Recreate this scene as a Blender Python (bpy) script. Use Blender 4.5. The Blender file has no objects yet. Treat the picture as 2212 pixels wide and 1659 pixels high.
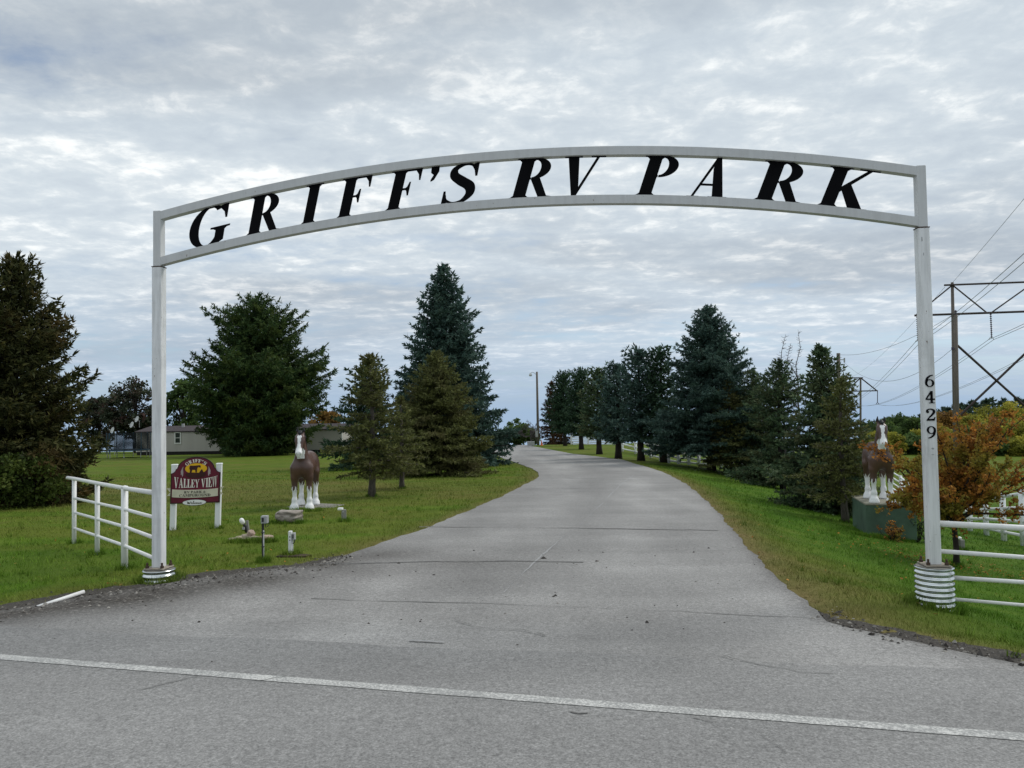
import bpy, math, random
import numpy as np
from mathutils import Vector, Matrix

scene = bpy.context.scene
COL = scene.collection
R = math.radians

# ------------------------------------------------------------------ camera
EYE = 1.9
FPX, CX, CY = 1662.0, 1106.0, 829.5          # focal length and centre, measured in a 2212 x 1659 view of the photo
PITCH = math.atan(61.0 / FPX)
ROLL = -0.0165
cam_data = bpy.data.cameras.new("camera")
cam_data.sensor_width = 36.0
cam_data.lens = 36.0 * FPX / 2212.0
cam_data.clip_start = 0.05
cam_data.clip_end = 6000
cam = bpy.data.objects.new("camera", cam_data)
COL.objects.link(cam)
cam_m = Matrix.Translation((0, 0, EYE)) @ Matrix.Rotation(math.pi / 2 + PITCH, 4, 'X') @ Matrix.Rotation(ROLL, 4, 'Z')
cam.matrix_world = cam_m
scene.camera = cam

# ------------------------------------------------------------------ sky, sun, exposure
SKY_SEED, SKY_DX, SKY_DY = 12.4, 20.0, 6.0
SUN_EL, SUN_AZ = 48.0, 62.0        # azimuth clockwise from +Y (the view direction)
world = bpy.data.worlds.new("World")
scene.world = world
world.use_nodes = True
wn, wl = world.node_tree.nodes, world.node_tree.links
wn.clear()


def wnode(t, **kw):
    n = wn.new(t)
    for k, v in kw.items():
        setattr(n, k, v)
    return n


def wmath(op, a, b=None, c=None, clamp=False):
    n = wn.new('ShaderNodeMath')
    n.operation = op
    n.use_clamp = clamp
    for i, s in enumerate((a, b, c)):
        if s is None:
            continue
        if isinstance(s, (int, float)):
            n.inputs[i].default_value = s
        else:
            wl.new(s, n.inputs[i])
    return n.outputs[0]


def wramp(fac, stops):
    n = wn.new('ShaderNodeValToRGB')
    els = n.color_ramp.elements
    while len(els) < len(stops):
        els.new(0.5)
    for e, (p, c) in zip(els, stops):
        e.position = p
        e.color = (*c, 1) if len(c) == 3 else c
    wl.new(fac, n.inputs[0])
    return n.outputs[0]


def wnoise(vec, scale, detail, rough=0.55, dist=0.0, lac=2.0):
    n = wn.new('ShaderNodeTexNoise')
    n.inputs['Scale'].default_value = scale
    n.inputs['Detail'].default_value = detail
    n.inputs['Roughness'].default_value = rough
    n.inputs['Distortion'].default_value = dist
    n.inputs['Lacunarity'].default_value = lac
    wl.new(vec, n.inputs['Vector'])
    return n.outputs[0]


w_out = wnode('ShaderNodeOutputWorld')
w_sky = wnode('ShaderNodeTexSky', sky_type='NISHITA', sun_disc=False)
w_sky.sun_elevation = R(SUN_EL)
w_sky.sun_rotation = R(SUN_AZ)
w_sky.air_density, w_sky.dust_density, w_sky.ozone_density = 1.0, 0.3, 3.0
w_tc = wnode('ShaderNodeTexCoord')
w_sep = wnode('ShaderNodeSeparateXYZ')
wl.new(w_tc.outputs['Generated'], w_sep.inputs[0])
w_z = wmath('MAXIMUM', w_sep.outputs[2], 0.0)
w_h = wmath('ADD', w_z, 0.12)                    # flat cloud deck seen in perspective
w_px = wmath('DIVIDE', w_sep.outputs[0], w_h)
w_py = wmath('DIVIDE', w_sep.outputs[1], w_h)
w_cmb = wnode('ShaderNodeCombineXYZ')
wl.new(w_px, w_cmb.inputs[0]); wl.new(w_py, w_cmb.inputs[1])
w_cmb.inputs[2].default_value = SKY_SEED
w_map = wnode('ShaderNodeMapping')
w_map.inputs['Rotation'].default_value = (0, 0, R(24))
w_map.inputs['Scale'].default_value = (0.55, 1.0, 1.0)
wl.new(w_cmb.outputs[0], w_map.inputs[0])
P_CL = w_map.outputs[0]
n_big = wnoise(P_CL, 0.75, 3, 0.5, 0.3)
n_mid = wnoise(P_CL, 2.2, 6, 0.55, 0.4)
n_fine = wnoise(P_CL, 6.0, 5, 0.6, 0.3)
n_cell = wnoise(w_cmb.outputs[0], 8.5, 6, 0.62, 0.25)
# how much of the blue is covered
cov = wmath('ADD', wmath('MULTIPLY', n_big, 0.42), wmath('ADD', wmath('MULTIPLY', n_mid, 0.50), wmath('ADD', wmath('MULTIPLY', n_fine, 0.16), wmath('MULTIPLY', n_cell, 0.16))))
thin = wmath('MULTIPLY', wmath('SUBTRACT', 0.15, w_z, clamp=True), 1.0)   # the deck breaks up towards the horizon
cov = wmath('SUBTRACT', cov, thin)
mask = wramp(cov, [(0.41, (0.35,) * 3), (0.50, (0.85,) * 3), (0.56, (1.0,) * 3)])
# light and dark parts of the deck: soft bands, small bright cells, heavier grey masses
cell = wmath('ADD', wmath('MULTIPLY', n_mid, 0.28), wmath('ADD', wmath('MULTIPLY', n_fine, 0.30), wmath('MULTIPLY', n_cell, 0.42)))
cloud_col = wramp(cell, [(0.36, (0.44, 0.495, 0.555)), (0.48, (0.50, 0.555, 0.605)), (0.535, (0.565, 0.612, 0.65)), (0.595, (0.74, 0.765, 0.775)), (0.68, (0.90, 0.895, 0.875))])
w_mapd = wnode('ShaderNodeMapping')
w_mapd.inputs['Location'].default_value = (SKY_DX, SKY_DY, 0)
wl.new(P_CL, w_mapd.inputs[0])
n_dark = wnoise(w_mapd.outputs[0], 0.62, 4, 0.5, 0.5)
w_dm = wnode('ShaderNodeMix', data_type='RGBA', blend_type='MULTIPLY')
w_dm.inputs[0].default_value = 1.0
wl.new(cloud_col, w_dm.inputs[6])
wl.new(wramp(n_dark, [(0.32, (0.76, 0.77, 0.785)), (0.44, (0.95, 0.96, 0.965)), (0.56, (1.04, 1.04, 1.03))]), w_dm.inputs[7])
cloud_col = w_dm.outputs[2]
bg_sky = wnode('ShaderNodeBackground')
bg_sky.inputs[1].default_value = 0.105
wl.new(w_sky.outputs[0], bg_sky.inputs[0])
bg_cl = wnode('ShaderNodeBackground')
bg_cl.inputs[1].default_value = 1.07
wl.new(cloud_col, bg_cl.inputs[0])
w_mix = wnode('ShaderNodeMixShader')
wl.new(mask, w_mix.inputs[0]); wl.new(bg_sky.outputs[0], w_mix.inputs[1]); wl.new(bg_cl.outputs[0], w_mix.inputs[2])
# pale air low over the horizon
bg_hz = wnode('ShaderNodeBackground')
bg_hz.inputs[0].default_value = (0.31, 0.42, 0.565, 1)
w_mix2 = wnode('ShaderNodeMixShader')
hz_f = wramp(w_sep.outputs[2], [(0.0, (1,) * 3), (0.015, (0.85,) * 3), (0.08, (0.38,) * 3), (0.16, (0.08,) * 3), (0.26, (0,) * 3)])
wl.new(hz_f, w_mix2.inputs[0]); wl.new(w_mix.outputs[0], w_mix2.inputs[1]); wl.new(bg_hz.outputs[0], w_mix2.inputs[2])
wl.new(w_mix2.outputs[0], w_out.inputs[0])
world.cycles.sampling_method = 'MANUAL'
world.cycles.sample_map_resolution = 512

sun_d = bpy.data.lights.new("sun", 'SUN')
sun_d.energy = 1.45
sun_d.angle = R(14)
sun_d.color = (1.0, 0.96, 0.9)
sun = bpy.data.objects.new("sun", sun_d)
COL.objects.link(sun)
_sd = Vector((math.sin(R(SUN_AZ)) * math.cos(R(SUN_EL)), math.cos(R(SUN_AZ)) * math.cos(R(SUN_EL)), math.sin(R(SUN_EL))))
sun.rotation_euler = _sd.to_track_quat('Z', 'Y').to_euler()
sun.location = (20, 10, 30)

vs = scene.view_settings
vs.view_transform = 'Standard'
vs.look = 'None'
vs.exposure = 0.27
vs.gamma = 1.0
vs.use_curve_mapping = False
scene.render.engine = 'CYCLES'
scene.cycles.use_denoising = True
scene.cycles.max_bounces = 5
scene.cycles.diffuse_bounces = 3
scene.cycles.glossy_bounces = 2
scene.cycles.transparent_max_bounces = 6

# ------------------------------------------------------------------ measuring helpers
_M = np.array(cam_m)
_RIGHT, _UP, _FWD, _ORG = _M[:3, 0], _M[:3, 1], -_M[:3, 2], _M[:3, 3]


def ray(u, v):
    return (u - CX) / FPX * _RIGHT - (v - CY) / FPX * _UP + _FWD


def at(u, v, y):
    """Point of the place on sight line (u, v) at ground distance y."""
    d = ray(u, v)
    return Vector(_ORG + d * (y / d[1]))


_XR_Y = np.array([-40, 4.2, 5.0, 5.77, 7.2, 9.9, 16.5, 26, 34, 49, 64, 112, 160])
_XR_X = np.array([9, 9.0, 6.0, 3.84, 2.85, 3.2, 4.4, 5.8, 6.5, 6.8, 4.8, 1.9, -1.0])


def smooth(a, b, x):
    t = np.clip((x - a) / (b - a), 0, 1)
    return t * t * (3 - 2 * t)


def T(x, y):
    """Height of the ground."""
    x = np.asarray(x, float); y = np.asarray(y, float)
    z = -0.0265 * (np.maximum(y, 3) - 3)
    e = np.maximum(x - np.interp(y, _XR_Y, _XR_X) - 0.3, 0) * smooth(4.5, 8.5, y)
    az = x / np.maximum(y, 1.0)
    z = z - 3.2 * (1 - np.exp(-e / 14.0)) * (1 - smooth(28, 58, y) * (1 - smooth(0.20, 0.42, az)))
    far = np.maximum(y - 108, 0)
    fall = 0.05 * far * far / (far + 30)
    rt = smooth(0.30, 0.46, az)
    z = z - fall * (1 - rt)
    hill = smooth(105, 260, y) * rt
    z = z + rt * 0.0265 * np.maximum(y - 100, 0) + hill * (-1.5 + 2.0 * smooth(0.42, 0.68, az))
    z = z - rt * 0.06 * np.maximum(y - 225, 0) + 0.10 * np.exp(-((x + 4.3) ** 2 + (y - 9.5) ** 2) / 2.5) + 0.13 * np.exp(-((x - 4.65) ** 2 + (y - 8.45) ** 2) / 1.6)
    z = z + 0.03 * np.sin(x * 0.9 + 1.3) * np.sin(y * 0.7) * smooth(10, 20, y) * smooth(4, 9, np.abs(x))
    return z


def Tz(x, y):
    return float(T(x, y))


def hit(u, v):
    """Where sight line (u, v) meets the ground."""
    d = ray(u, v)
    t, dt = 2.0, 0.05
    p = _ORG + d * t
    while t < 3000:
        q = _ORG + d * (t + dt)
        if q[2] < Tz(q[0], q[1]):
            lo, hi = t, t + dt
            for _ in range(40):
                m = (lo + hi) / 2
                q = _ORG + d * m
                if q[2] < Tz(q[0], q[1]):
                    hi = m
                else:
                    lo = m
            return Vector(_ORG + d * hi)
        t += dt
        dt = max(0.05, t * 0.01)
    raise RuntimeError('no ground at %s %s' % (u, v))


def pxm(y):
    """Metres per photo-view pixel at distance y."""
    return y / FPX


def top_z(u, v, y):
    return at(u, v, y).z

# ------------------------------------------------------------------ materials


MATS = {}


class NT:
    def __init__(self, name):
        self.m = bpy.data.materials.new(name)
        self.m.use_nodes = True
        self.n = self.m.node_tree.nodes
        self.l = self.m.node_tree.links
        self.b = self.n['Principled BSDF']
        self.b.inputs['Specular IOR Level'].default_value = 0.3
        MATS[name] = self.m

    def node(self, t, **kw):
        n = self.n.new(t)
        for k, v in kw.items():
            setattr(n, k, v)
        return n

    def set(self, name, v):
        i = self.b.inputs[name]
        if hasattr(v, 'is_linked') or hasattr(v, 'links'):
            self.l.new(v, i)
        else:
            i.default_value = (*v, 1) if isinstance(v, tuple) and len(v) == 3 else v

    def pos(self, obj=False):
        if obj:
            return self.node('ShaderNodeTexCoord').outputs['Object']
        return self.node('ShaderNodeNewGeometry').outputs['Position']

    def mapping(self, vec, scale=(1, 1, 1), rot=(0, 0, 0)):
        n = self.node('ShaderNodeMapping')
        n.inputs['Scale'].default_value = scale
        n.inputs['Rotation'].default_value = rot
        self.l.new(vec, n.inputs[0])
        return n.outputs[0]

    def noise(self, vec, scale, detail=4, rough=0.55, dist=0.0):
        n = self.node('ShaderNodeTexNoise')
        n.inputs['Scale'].default_value = scale
        n.inputs['Detail'].default_value = detail
        n.inputs['Roughness'].default_value = rough
        n.inputs['Distortion'].default_value = dist
        self.l.new(vec, n.inputs['Vector'])
        return n.outputs[0]

    def ramp(self, fac, stops):
        n = self.node('ShaderNodeValToRGB')
        els = n.color_ramp.elements
        while len(els) < len(stops):
            els.new(0.5)
        for e, (p, c) in zip(els, stops):
            e.position = p
            e.color = (c, c, c, 1) if isinstance(c, (int, float)) else (*c, 1)
        self.l.new(fac, n.inputs[0])
        return n.outputs[0]

    def mix(self, fac, a, b, blend='MIX'):
        n = self.node('ShaderNodeMix', data_type='RGBA', blend_type=blend)
        n.clamp_factor = True
        for i, s in ((0, fac), (6, a), (7, b)):
            if isinstance(s, (int, float)):
                n.inputs[i].default_value = s
            elif isinstance(s, tuple):
                n.inputs[i].default_value = (*s, 1)
            else:
                self.l.new(s, n.inputs[i])
        return n.outputs[2]

    def math(self, op, a, b=None, clamp=False):
        n = self.node('ShaderNodeMath', operation=op)
        n.use_clamp = clamp
        for i, s in enumerate((a, b)):
            if s is None:
                continue
            if isinstance(s, (int, float)):
                n.inputs[i].default_value = s
            else:
                self.l.new(s, n.inputs[i])
        return n.outputs[0]

    def attr(self, name):
        return self.node('ShaderNodeAttribute', attribute_name=name).outputs['Fac']

    def bump(self, h, strength=0.3, dist=0.01):
        n = self.node('ShaderNodeBump')
        n.inputs['Strength'].default_value = strength
        n.inputs['Distance'].default_value = dist
        self.l.new(h, n.inputs['Height'])
        self.l.new(n.outputs[0], self.b.inputs['Normal'])


def simple(name, col, rough=0.6, var=0.15, scale=6.0, spec=0.3, bump=0.0, obj=True, stretch=(1, 1, 1), metal=0.0):
    t = NT(name)
    v = t.mapping(t.pos(obj), stretch)
    n = t.noise(v, scale, 5, 0.6)
    lo = tuple(max(0, c * (1 - var)) for c in col)
    hi = tuple(min(1, c * (1 + var)) for c in col)
    t.set('Base Color', t.ramp(n, [(0.3, lo), (0.7, hi)]))
    t.set('Roughness', rough)
    t.set('Specular IOR Level', spec)
    t.set('Metallic', metal)
    if bump:
        t.bump(n, bump)
    return t.m


def painted(name, col, dirt=(0.42, 0.42, 0.40), amount=0.35, rough=0.45, rust=False):
    """Weathered paint: streaks, grime and a few chips."""
    t = NT(name)
    p = t.pos(True)
    streak = t.noise(t.mapping(p, (9, 9, 0.8)), 2.0, 5, 0.65)
    patch = t.noise(p, 3.2, 6, 0.6)
    f = t.math('MULTIPLY', t.ramp(streak, [(0.42, 0.0), (0.75, 1.0)]), amount)
    c = t.mix(f, col, dirt)
    c = t.mix(t.math('MULTIPLY', t.ramp(patch, [(0.5, 0.0), (0.72, 1.0)]), amount * 0.7), c, dirt)
    if rust:
        chips = t.noise(t.mapping(p, (1, 1, 0.6)), 26.0, 3, 0.6)
        c = t.mix(t.ramp(chips, [(0.70, 0.0), (0.74, 0.9)]), c, (0.13, 0.075, 0.045))
    t.set('Base Color', c)
    t.set('Roughness', rough)
    t.set('Specular IOR Level', 0.4)
    t.bump(patch, 0.05, 0.005)
    return t.m


def foliage(name, dark, mid, light, rough=0.65, extra=None, trans=0.25):
    """Leaves or needles: colour by the random tone stored on each leaf and by clump."""
    t = NT(name)
    tone = t.attr('tone')
    c = t.ramp(tone, [(0.0, dark), (0.55, mid), (1.0, light)])
    if extra:
        n = t.noise(t.pos(True), extra[0], 3, 0.5)
        c = t.mix(t.ramp(n, [(extra[1], 0.0), (extra[2], 1.0)]), c, extra[3])
    t.set('Base Color', c)
    t.set('Roughness', rough)
    t.set('Specular IOR Level', 0.15)
    if trans:
        tr = t.node('ShaderNodeBsdfTranslucent')
        t.l.new(c, tr.inputs[0])
        mx = t.node('ShaderNodeMixShader')
        mx.inputs[0].default_value = trans
        out_ = t.n['Material Output']
        t.l.new(t.b.outputs[0], mx.inputs[1]); t.l.new(tr.outputs[0], mx.inputs[2]); t.l.new(mx.outputs[0], out_.inputs[0])
    return t.m


def lawn_colour(t):
    p = t.pos()
    a = t.noise(p, 0.30, 6, 0.65)
    b = t.noise(p, 1.1, 5, 0.65)
    fine = t.noise(p, 14.0, 4, 0.7)
    stripes = t.noise(t.mapping(p, (0.05, 0.9, 0.0), (0, 0, R(14))), 1.0, 3, 0.5)
    c = t.ramp(b, [(0.30, (0.056, 0.112, 0.010)), (0.5, (0.094, 0.168, 0.016)), (0.70, (0.140, 0.212, 0.026))])
    c = t.mix(t.ramp(a, [(0.47, 0.0), (0.68, 0.75)]), c, (0.160, 0.150, 0.040))
    c = t.mix(t.ramp(stripes, [(0.42, 0.0), (0.62, 0.55)]), c, (0.140, 0.160, 0.028))
    c = t.mix(t.ramp(fine, [(0.62, 0.0), (0.78, 0.5)]), c, (0.15, 0.135, 0.05))
    dry = t.attr('dry')
    d2 = t.math('MULTIPLY', dry, t.ramp(b, [(0.3, 0.55), (0.6, 1.0)]))
    c = t.mix(d2, c, t.ramp(fine, [(0.35, (0.13, 0.10, 0.040)), (0.65, (0.24, 0.19, 0.085))]))
    lush = t.attr('lush')
    c = t.mix(t.math('MULTIPLY', lush, 0.85), c, t.ramp(b, [(0.3, (0.044, 0.112, 0.010)), (0.5, (0.070, 0.158, 0.014)), (0.7, (0.114, 0.192, 0.024))]))
    return c, fine


_t = NT('lawn')
_c, _f = lawn_colour(_t)
_c = _t.mix(1.0, _c, (0.84, 0.80, 0.84), 'MULTIPLY')
_t.set('Base Color', _c); _t.set('Roughness', 0.9); _t.set('Specular IOR Level', 0.05)
_t.bump(_f, 0.8, 0.05)
_t = NT('grass_blade')
_c, _f = lawn_colour(_t)
_c = _t.mix(1.0, _c, _t.ramp(_t.attr('tone'), [(0.0, 0.85), (1.0, 1.65)]), 'MULTIPLY')
_t.set('Base Color', _c); _t.set('Roughness', 0.8); _t.set('Specular IOR Level', 0.1)


def asphalt(name, base, grain=0.5, patches=0.18, warm=0.0, track=False):
    t = NT(name)
    p = t.pos()
    g = t.noise(p, 68.0, 3, 0.75)
    g2 = t.noise(p, 26.0, 3, 0.7)
    m = t.noise(p, 0.55, 5, 0.6)
    st = t.noise(t.mapping(p, (0.10, 1.4, 1), (0, 0, R(13))), 1.0, 5, 0.6)
    c = t.ramp(g, [(0.30, tuple(b * (1 - grain) for b in base)), (0.5, base), (0.70, tuple(b * (1 + grain) for b in base))])
    c = t.mix(0.8, c, t.ramp(g2, [(0.32, 0.74), (0.68, 1.26)]), 'MULTIPLY')
    c = t.mix(1.0, c, t.ramp(m, [(0.3, 1 - patches), (0.7, 1 + patches * 0.8)]), 'MULTIPLY')
    c = t.mix(1.0, c, t.ramp(st, [(0.3, 1 - patches * 0.6), (0.7, 1 + patches * 0.5)]), 'MULTIPLY')
    stain = t.noise(p, 1.7, 5, 0.7, 0.6)
    c = t.mix(t.ramp(stain, [(0.60, 0.0), (0.76, 0.38)]), c, tuple(b * 0.55 for b in base))
    wheel = t.noise(t.mapping(p, (0.04, 0.75, 1), (0, 0, R(15.4))), 1.0, 2, 0.4)
    if not track:
        c = t.mix(1.0, c, t.ramp(wheel, [(0.36, 0.90), (0.52, 1.0), (0.62, 1.10)]), 'MULTIPLY')
    if track:
        # dusty bands worn by the turning wheels
        tr = t.noise(t.mapping(p, (0.55, 0.06, 1), (0, 0, R(-8))), 1.0, 3, 0.5)
        c = t.mix(1.0, c, t.ramp(tr, [(0.36, 0.88), (0.52, 1.0), (0.64, 1.16)]), 'MULTIPLY')
        # polished wheel paths and the darker strip between them
        wp = t.ramp(t.attr('lane'), [(0.16, 0.97), (0.31, 1.10), (0.42, 0.97), (0.5, 0.90), (0.58, 0.97), (0.69, 1.10), (0.84, 0.97)])
        c = t.mix(t.ramp(m, [(0.3, 0.45), (0.7, 1.0)]), c, t.mix(1.0, c, wp, 'MULTIPLY'))
        dirt = t.noise(p, 0.33, 4, 0.6)
        c = t.mix(t.math('MULTIPLY', t.attr('grit'), t.ramp(dirt, [(0.25, 0.55), (0.6, 1.0)])), c,
                  t.ramp(g2, [(0.35, (0.026, 0.022, 0.018)), (0.58, (0.075, 0.067, 0.059)), (0.72, (0.24, 0.225, 0.205))]))
    t.set('Base Color', c)
    t.set('Roughness', 0.85)
    t.set('Specular IOR Level', 0.2)
    t.bump(g, 0.55, 0.006)
    return t.m


asphalt('asphalt_road', (0.240, 0.236, 0.230), 0.44, 0.13)
asphalt('asphalt_drive', (0.262, 0.256, 0.248), 0.42, 0.15, track=True)
simple('road_seam', (0.135, 0.132, 0.127), 0.9, 0.45, 9.0, obj=False)
simple('pale_patch', (0.29, 0.29, 0.29), 0.9, 0.25, 30.0, obj=False)
_t = NT('line_paint')
_p = _t.pos()
_w = _t.noise(_p, 55, 4, 0.7)
_w2 = _t.noise(_p, 2.5, 4, 0.6)
_c = _t.mix(_t.ramp(_t.math('ADD', _w, _t.math('MULTIPLY', _w2, 0.35)), [(0.56, 0.0), (0.74, 0.9)]), (0.56, 0.555, 0.53), (0.24, 0.24, 0.235))
_t.set('Base Color', _c); _t.set('Roughness', 0.8)
_t = NT('dark_gravel')
_p = _t.pos()
_t.set('Base Color', _t.ramp(_t.noise(_p, 42, 4, 0.75), [(0.32, (0.022, 0.019, 0.016)), (0.55, (0.065, 0.058, 0.050)), (0.72, (0.15, 0.135, 0.115))]))
_t.set('Roughness', 0.95); _t.bump(_t.noise(_p, 30, 4, 0.7), 1.0, 0.02)

painted('white_steel', (0.74, 0.75, 0.75), (0.34, 0.345, 0.34), 0.58, 0.5, rust=True)
painted('white_pipe', (0.78, 0.78, 0.77), (0.5, 0.48, 0.43), 0.25, 0.45)
painted('grey_steel', (0.55, 0.56, 0.555), (0.36, 0.36, 0.355), 0.32, 0.5, rust=True)
painted('white_vinyl', (0.80, 0.81, 0.82), (0.55, 0.55, 0.52), 0.18, 0.5)
painted('white_board', (0.76, 0.77, 0.78), (0.45, 0.45, 0.42), 0.25, 0.6)
simple('letter_black', (0.004, 0.004, 0.005), 0.85, 0.3, 4.0, 0.08)
simple('rusty_bolt', (0.07, 0.045, 0.032), 0.8, 0.4, 40.0)
simple('plate_rust', (0.30, 0.26, 0.21), 0.8, 0.35, 14.0)
_t = NT('galvanised')
_p = _t.pos(True)
_n = _t.noise(_t.mapping(_p, (1, 1, 3)), 7, 5, 0.65)
_t.set('Base Color', _t.ramp(_n, [(0.3, (0.42, 0.44, 0.44)), (0.55, (0.66, 0.69, 0.69)), (0.75, (0.76, 0.79, 0.79))]))
_t.set('Roughness', 0.22); _t.set('Metallic', 1.0)
simple('concrete', (0.22, 0.21, 0.185), 0.9, 0.3, 9.0, bump=0.3)
simple('weathered_wood', (0.24, 0.235, 0.22), 0.9, 0.35, 8.0, stretch=(6, 6, 0.5), bump=0.3)
simple('tower_wood', (0.135, 0.115, 0.098), 0.9, 0.3, 3.0, stretch=(8, 8, 0.4))
simple('tower_steel', (0.045, 0.033, 0.032), 0.7, 0.3, 2.0)
simple('wire', (0.20, 0.21, 0.23), 0.6, 0.1)
simple('insulator', (0.06, 0.045, 0.065), 0.3, 0.3, 30.0)
simple('dark_metal', (0.03, 0.03, 0.032), 0.6, 0.3)
simple('grey_box', (0.36, 0.37, 0.37), 0.55, 0.2, 8.0)
simple('lamp_white', (0.82, 0.82, 0.80), 0.4, 0.05)
simple('pedestal_green', (0.066, 0.112, 0.078), 0.75, 0.28, 2.2, bump=0.1)
simple('pedestal_top', (0.24, 0.23, 0.18), 0.9, 0.3, 5.0)
simple('sign_maroon', (0.125, 0.010, 0.027), 0.55, 0.22, 7.0)
simple('sign_edge', (0.035, 0.010, 0.012), 0.6, 0.2)
simple('sign_cream', (0.60, 0.56, 0.44), 0.7, 0.12, 6.0)
simple('sign_white', (0.80, 0.80, 0.78), 0.6, 0.06)
simple('sign_letter', (0.74, 0.71, 0.64), 0.6, 0.1)
simple('sign_yellow', (0.74, 0.42, 0.012), 0.55, 0.12, 9.0)
simple('sign_brown', (0.045, 0.012, 0.010), 0.6, 0.2)
simple('sign_feather', (0.36, 0.30, 0.30), 0.7, 0.2)
simple('sign_dark_text', (0.085, 0.078, 0.062), 0.6, 0.2)
simple('horse_brown', (0.088, 0.046, 0.035), 0.36, 0.30, 2.2, 0.5)
simple('horse_white', (0.80, 0.80, 0.80), 0.5, 0.06, 5.0)
simple('horse_black', (0.012, 0.012, 0.014), 0.5, 0.3)
simple('horse_eye', (0.004, 0.003, 0.003), 0.15, 0.1)
simple('horse_nose', (0.35, 0.32, 0.31), 0.5, 0.1)
_t = NT('boulder')
_p = _t.pos(True)
_n = _t.noise(_t.mapping(_p, (1.2, 1.2, 6.0)), 2.6, 6, 0.65, 0.5)
_t.set('Base Color', _t.ramp(_n, [(0.34, (0.09, 0.075, 0.062)), (0.48, (0.24, 0.21, 0.18)), (0.62, (0.36, 0.33, 0.29)), (0.75, (0.22, 0.20, 0.18))]))
_t.set('Roughness', 0.95); _t.bump(_n, 0.7, 0.05)
simple('pink_rock', (0.36, 0.27, 0.22), 0.9, 0.28, 9.0, bump=0.3)
simple('tan_rock', (0.34, 0.29, 0.22), 0.9, 0.35, 12.0, bump=0.3)
simple('siding', (0.39, 0.37, 0.335), 0.7, 0.08, 1.5)
simple('siding_dark_gap', (0.05, 0.045, 0.04), 0.8, 0.1)
simple('roof_shingle', (0.052, 0.042, 0.045), 0.9, 0.3, 5.0)
simple('skirting', (0.018, 0.016, 0.015), 0.9, 0.3)
simple('window_glass', (0.02, 0.025, 0.032), 0.08, 0.2, spec=0.6)
simple('trim_white', (0.70, 0.70, 0.68), 0.6, 0.06)
simple('net_dark', (0.012, 0.016, 0.02), 0.9, 0.2)
simple('pad_blue', (0.02, 0.06, 0.09), 0.6, 0.2)
simple('cone_orange', (0.62, 0.14, 0.03), 0.6, 0.1)
simple('bark_dark', (0.030, 0.024, 0.020), 0.95, 0.5, 7.0, stretch=(3, 3, 0.8), bump=0.5)
simple('bark_grey', (0.095, 0.082, 0.070), 0.95, 0.45, 9.0, stretch=(3, 3, 0.8), bump=0.5)
simple('dead_twig', (0.13, 0.115, 0.115), 0.95, 0.3)
simple('mulch', (0.050, 0.034, 0.022), 0.95, 0.4, 12.0, obj=False)

foliage('blue_spruce', (0.0194, 0.0415, 0.0347), (0.0633, 0.1161, 0.0947), (0.1826, 0.2594, 0.2148), extra=(1.1, 0.50, 0.75, (0.0438, 0.0788, 0.0473)))
foliage('dark_spruce', (0.0138, 0.0313, 0.0175), (0.0382, 0.0782, 0.0423), (0.0985, 0.1565, 0.0844))
foliage('olive_spruce', (0.0396, 0.0461, 0.0166), (0.1122, 0.1253, 0.0396), (0.2475, 0.2573, 0.0858), extra=(0.8, 0.5, 0.72, (0.1320, 0.1188, 0.0528)))
foliage('mixed_spruce', (0.0245, 0.0449, 0.0250), (0.0735, 0.1203, 0.0612), (0.1837, 0.2405, 0.1169), extra=(1.3, 0.5, 0.7, (0.1042, 0.1082, 0.0474)))
foliage('pine_needles', (0.0138, 0.0297, 0.0099), (0.0388, 0.0763, 0.0249), (0.1162, 0.1655, 0.0465), extra=(0.7, 0.48, 0.7, (0.0831, 0.1104, 0.0233)))
foliage('cedar_foliage', (0.0138, 0.0196, 0.0069), (0.0529, 0.0598, 0.0196), (0.1323, 0.1207, 0.0391), extra=(0.45, 0.54, 0.74, (0.1380, 0.0805, 0.0299)))
foliage('brown_conifer', (0.0360, 0.0216, 0.0144), (0.0900, 0.0480, 0.0264), (0.1560, 0.0900, 0.0432), extra=(0.5, 0.45, 0.6, (0.0264, 0.0312, 0.0168)))
foliage('vine_leaves', (0.0192, 0.0336, 0.0072), (0.0576, 0.0864, 0.0168), (0.1320, 0.1620, 0.0360), trans=0.42)
foliage('maple_dark', (0.0195, 0.0253, 0.0175), (0.0468, 0.0624, 0.0390), (0.1072, 0.1170, 0.0663), extra=(0.9, 0.5, 0.7, (0.0975, 0.0507, 0.0468)))
foliage('autumn_shrub', (0.1173, 0.0503, 0.0142), (0.3780, 0.1598, 0.0318), (0.7043, 0.3196, 0.0673), extra=(1.7, 0.45, 0.60, (0.2476, 0.2054, 0.0354)), trans=0.42)
foliage('tree_green', (0.0309, 0.0575, 0.0177), (0.0796, 0.1326, 0.0398), (0.1658, 0.2321, 0.0663), trans=0.42)
foliage('tree_yellow', (0.1061, 0.1140, 0.0212), (0.3035, 0.2993, 0.0475), (0.6070, 0.5131, 0.0844), trans=0.42)
foliage('tree_orange', (0.0945, 0.0546, 0.0189), (0.2625, 0.1512, 0.0420), (0.4620, 0.2730, 0.0714), trans=0.42)
foliage('tree_ridge', (0.0224, 0.0403, 0.0269), (0.0560, 0.0896, 0.0582), (0.1120, 0.1568, 0.1008))
foliage('weed_leaf', (0.03, 0.06, 0.02), (0.07, 0.12, 0.04), (0.12, 0.18, 0.07))

# ------------------------------------------------------------------ mesh helpers


def tag(o, label=None, cat=None, group=None, kind=None):
    if label:
        o['label'] = label
    if cat:
        o['category'] = cat
    if group:
        o['group'] = group
    if kind:
        o['kind'] = kind
    return o


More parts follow.
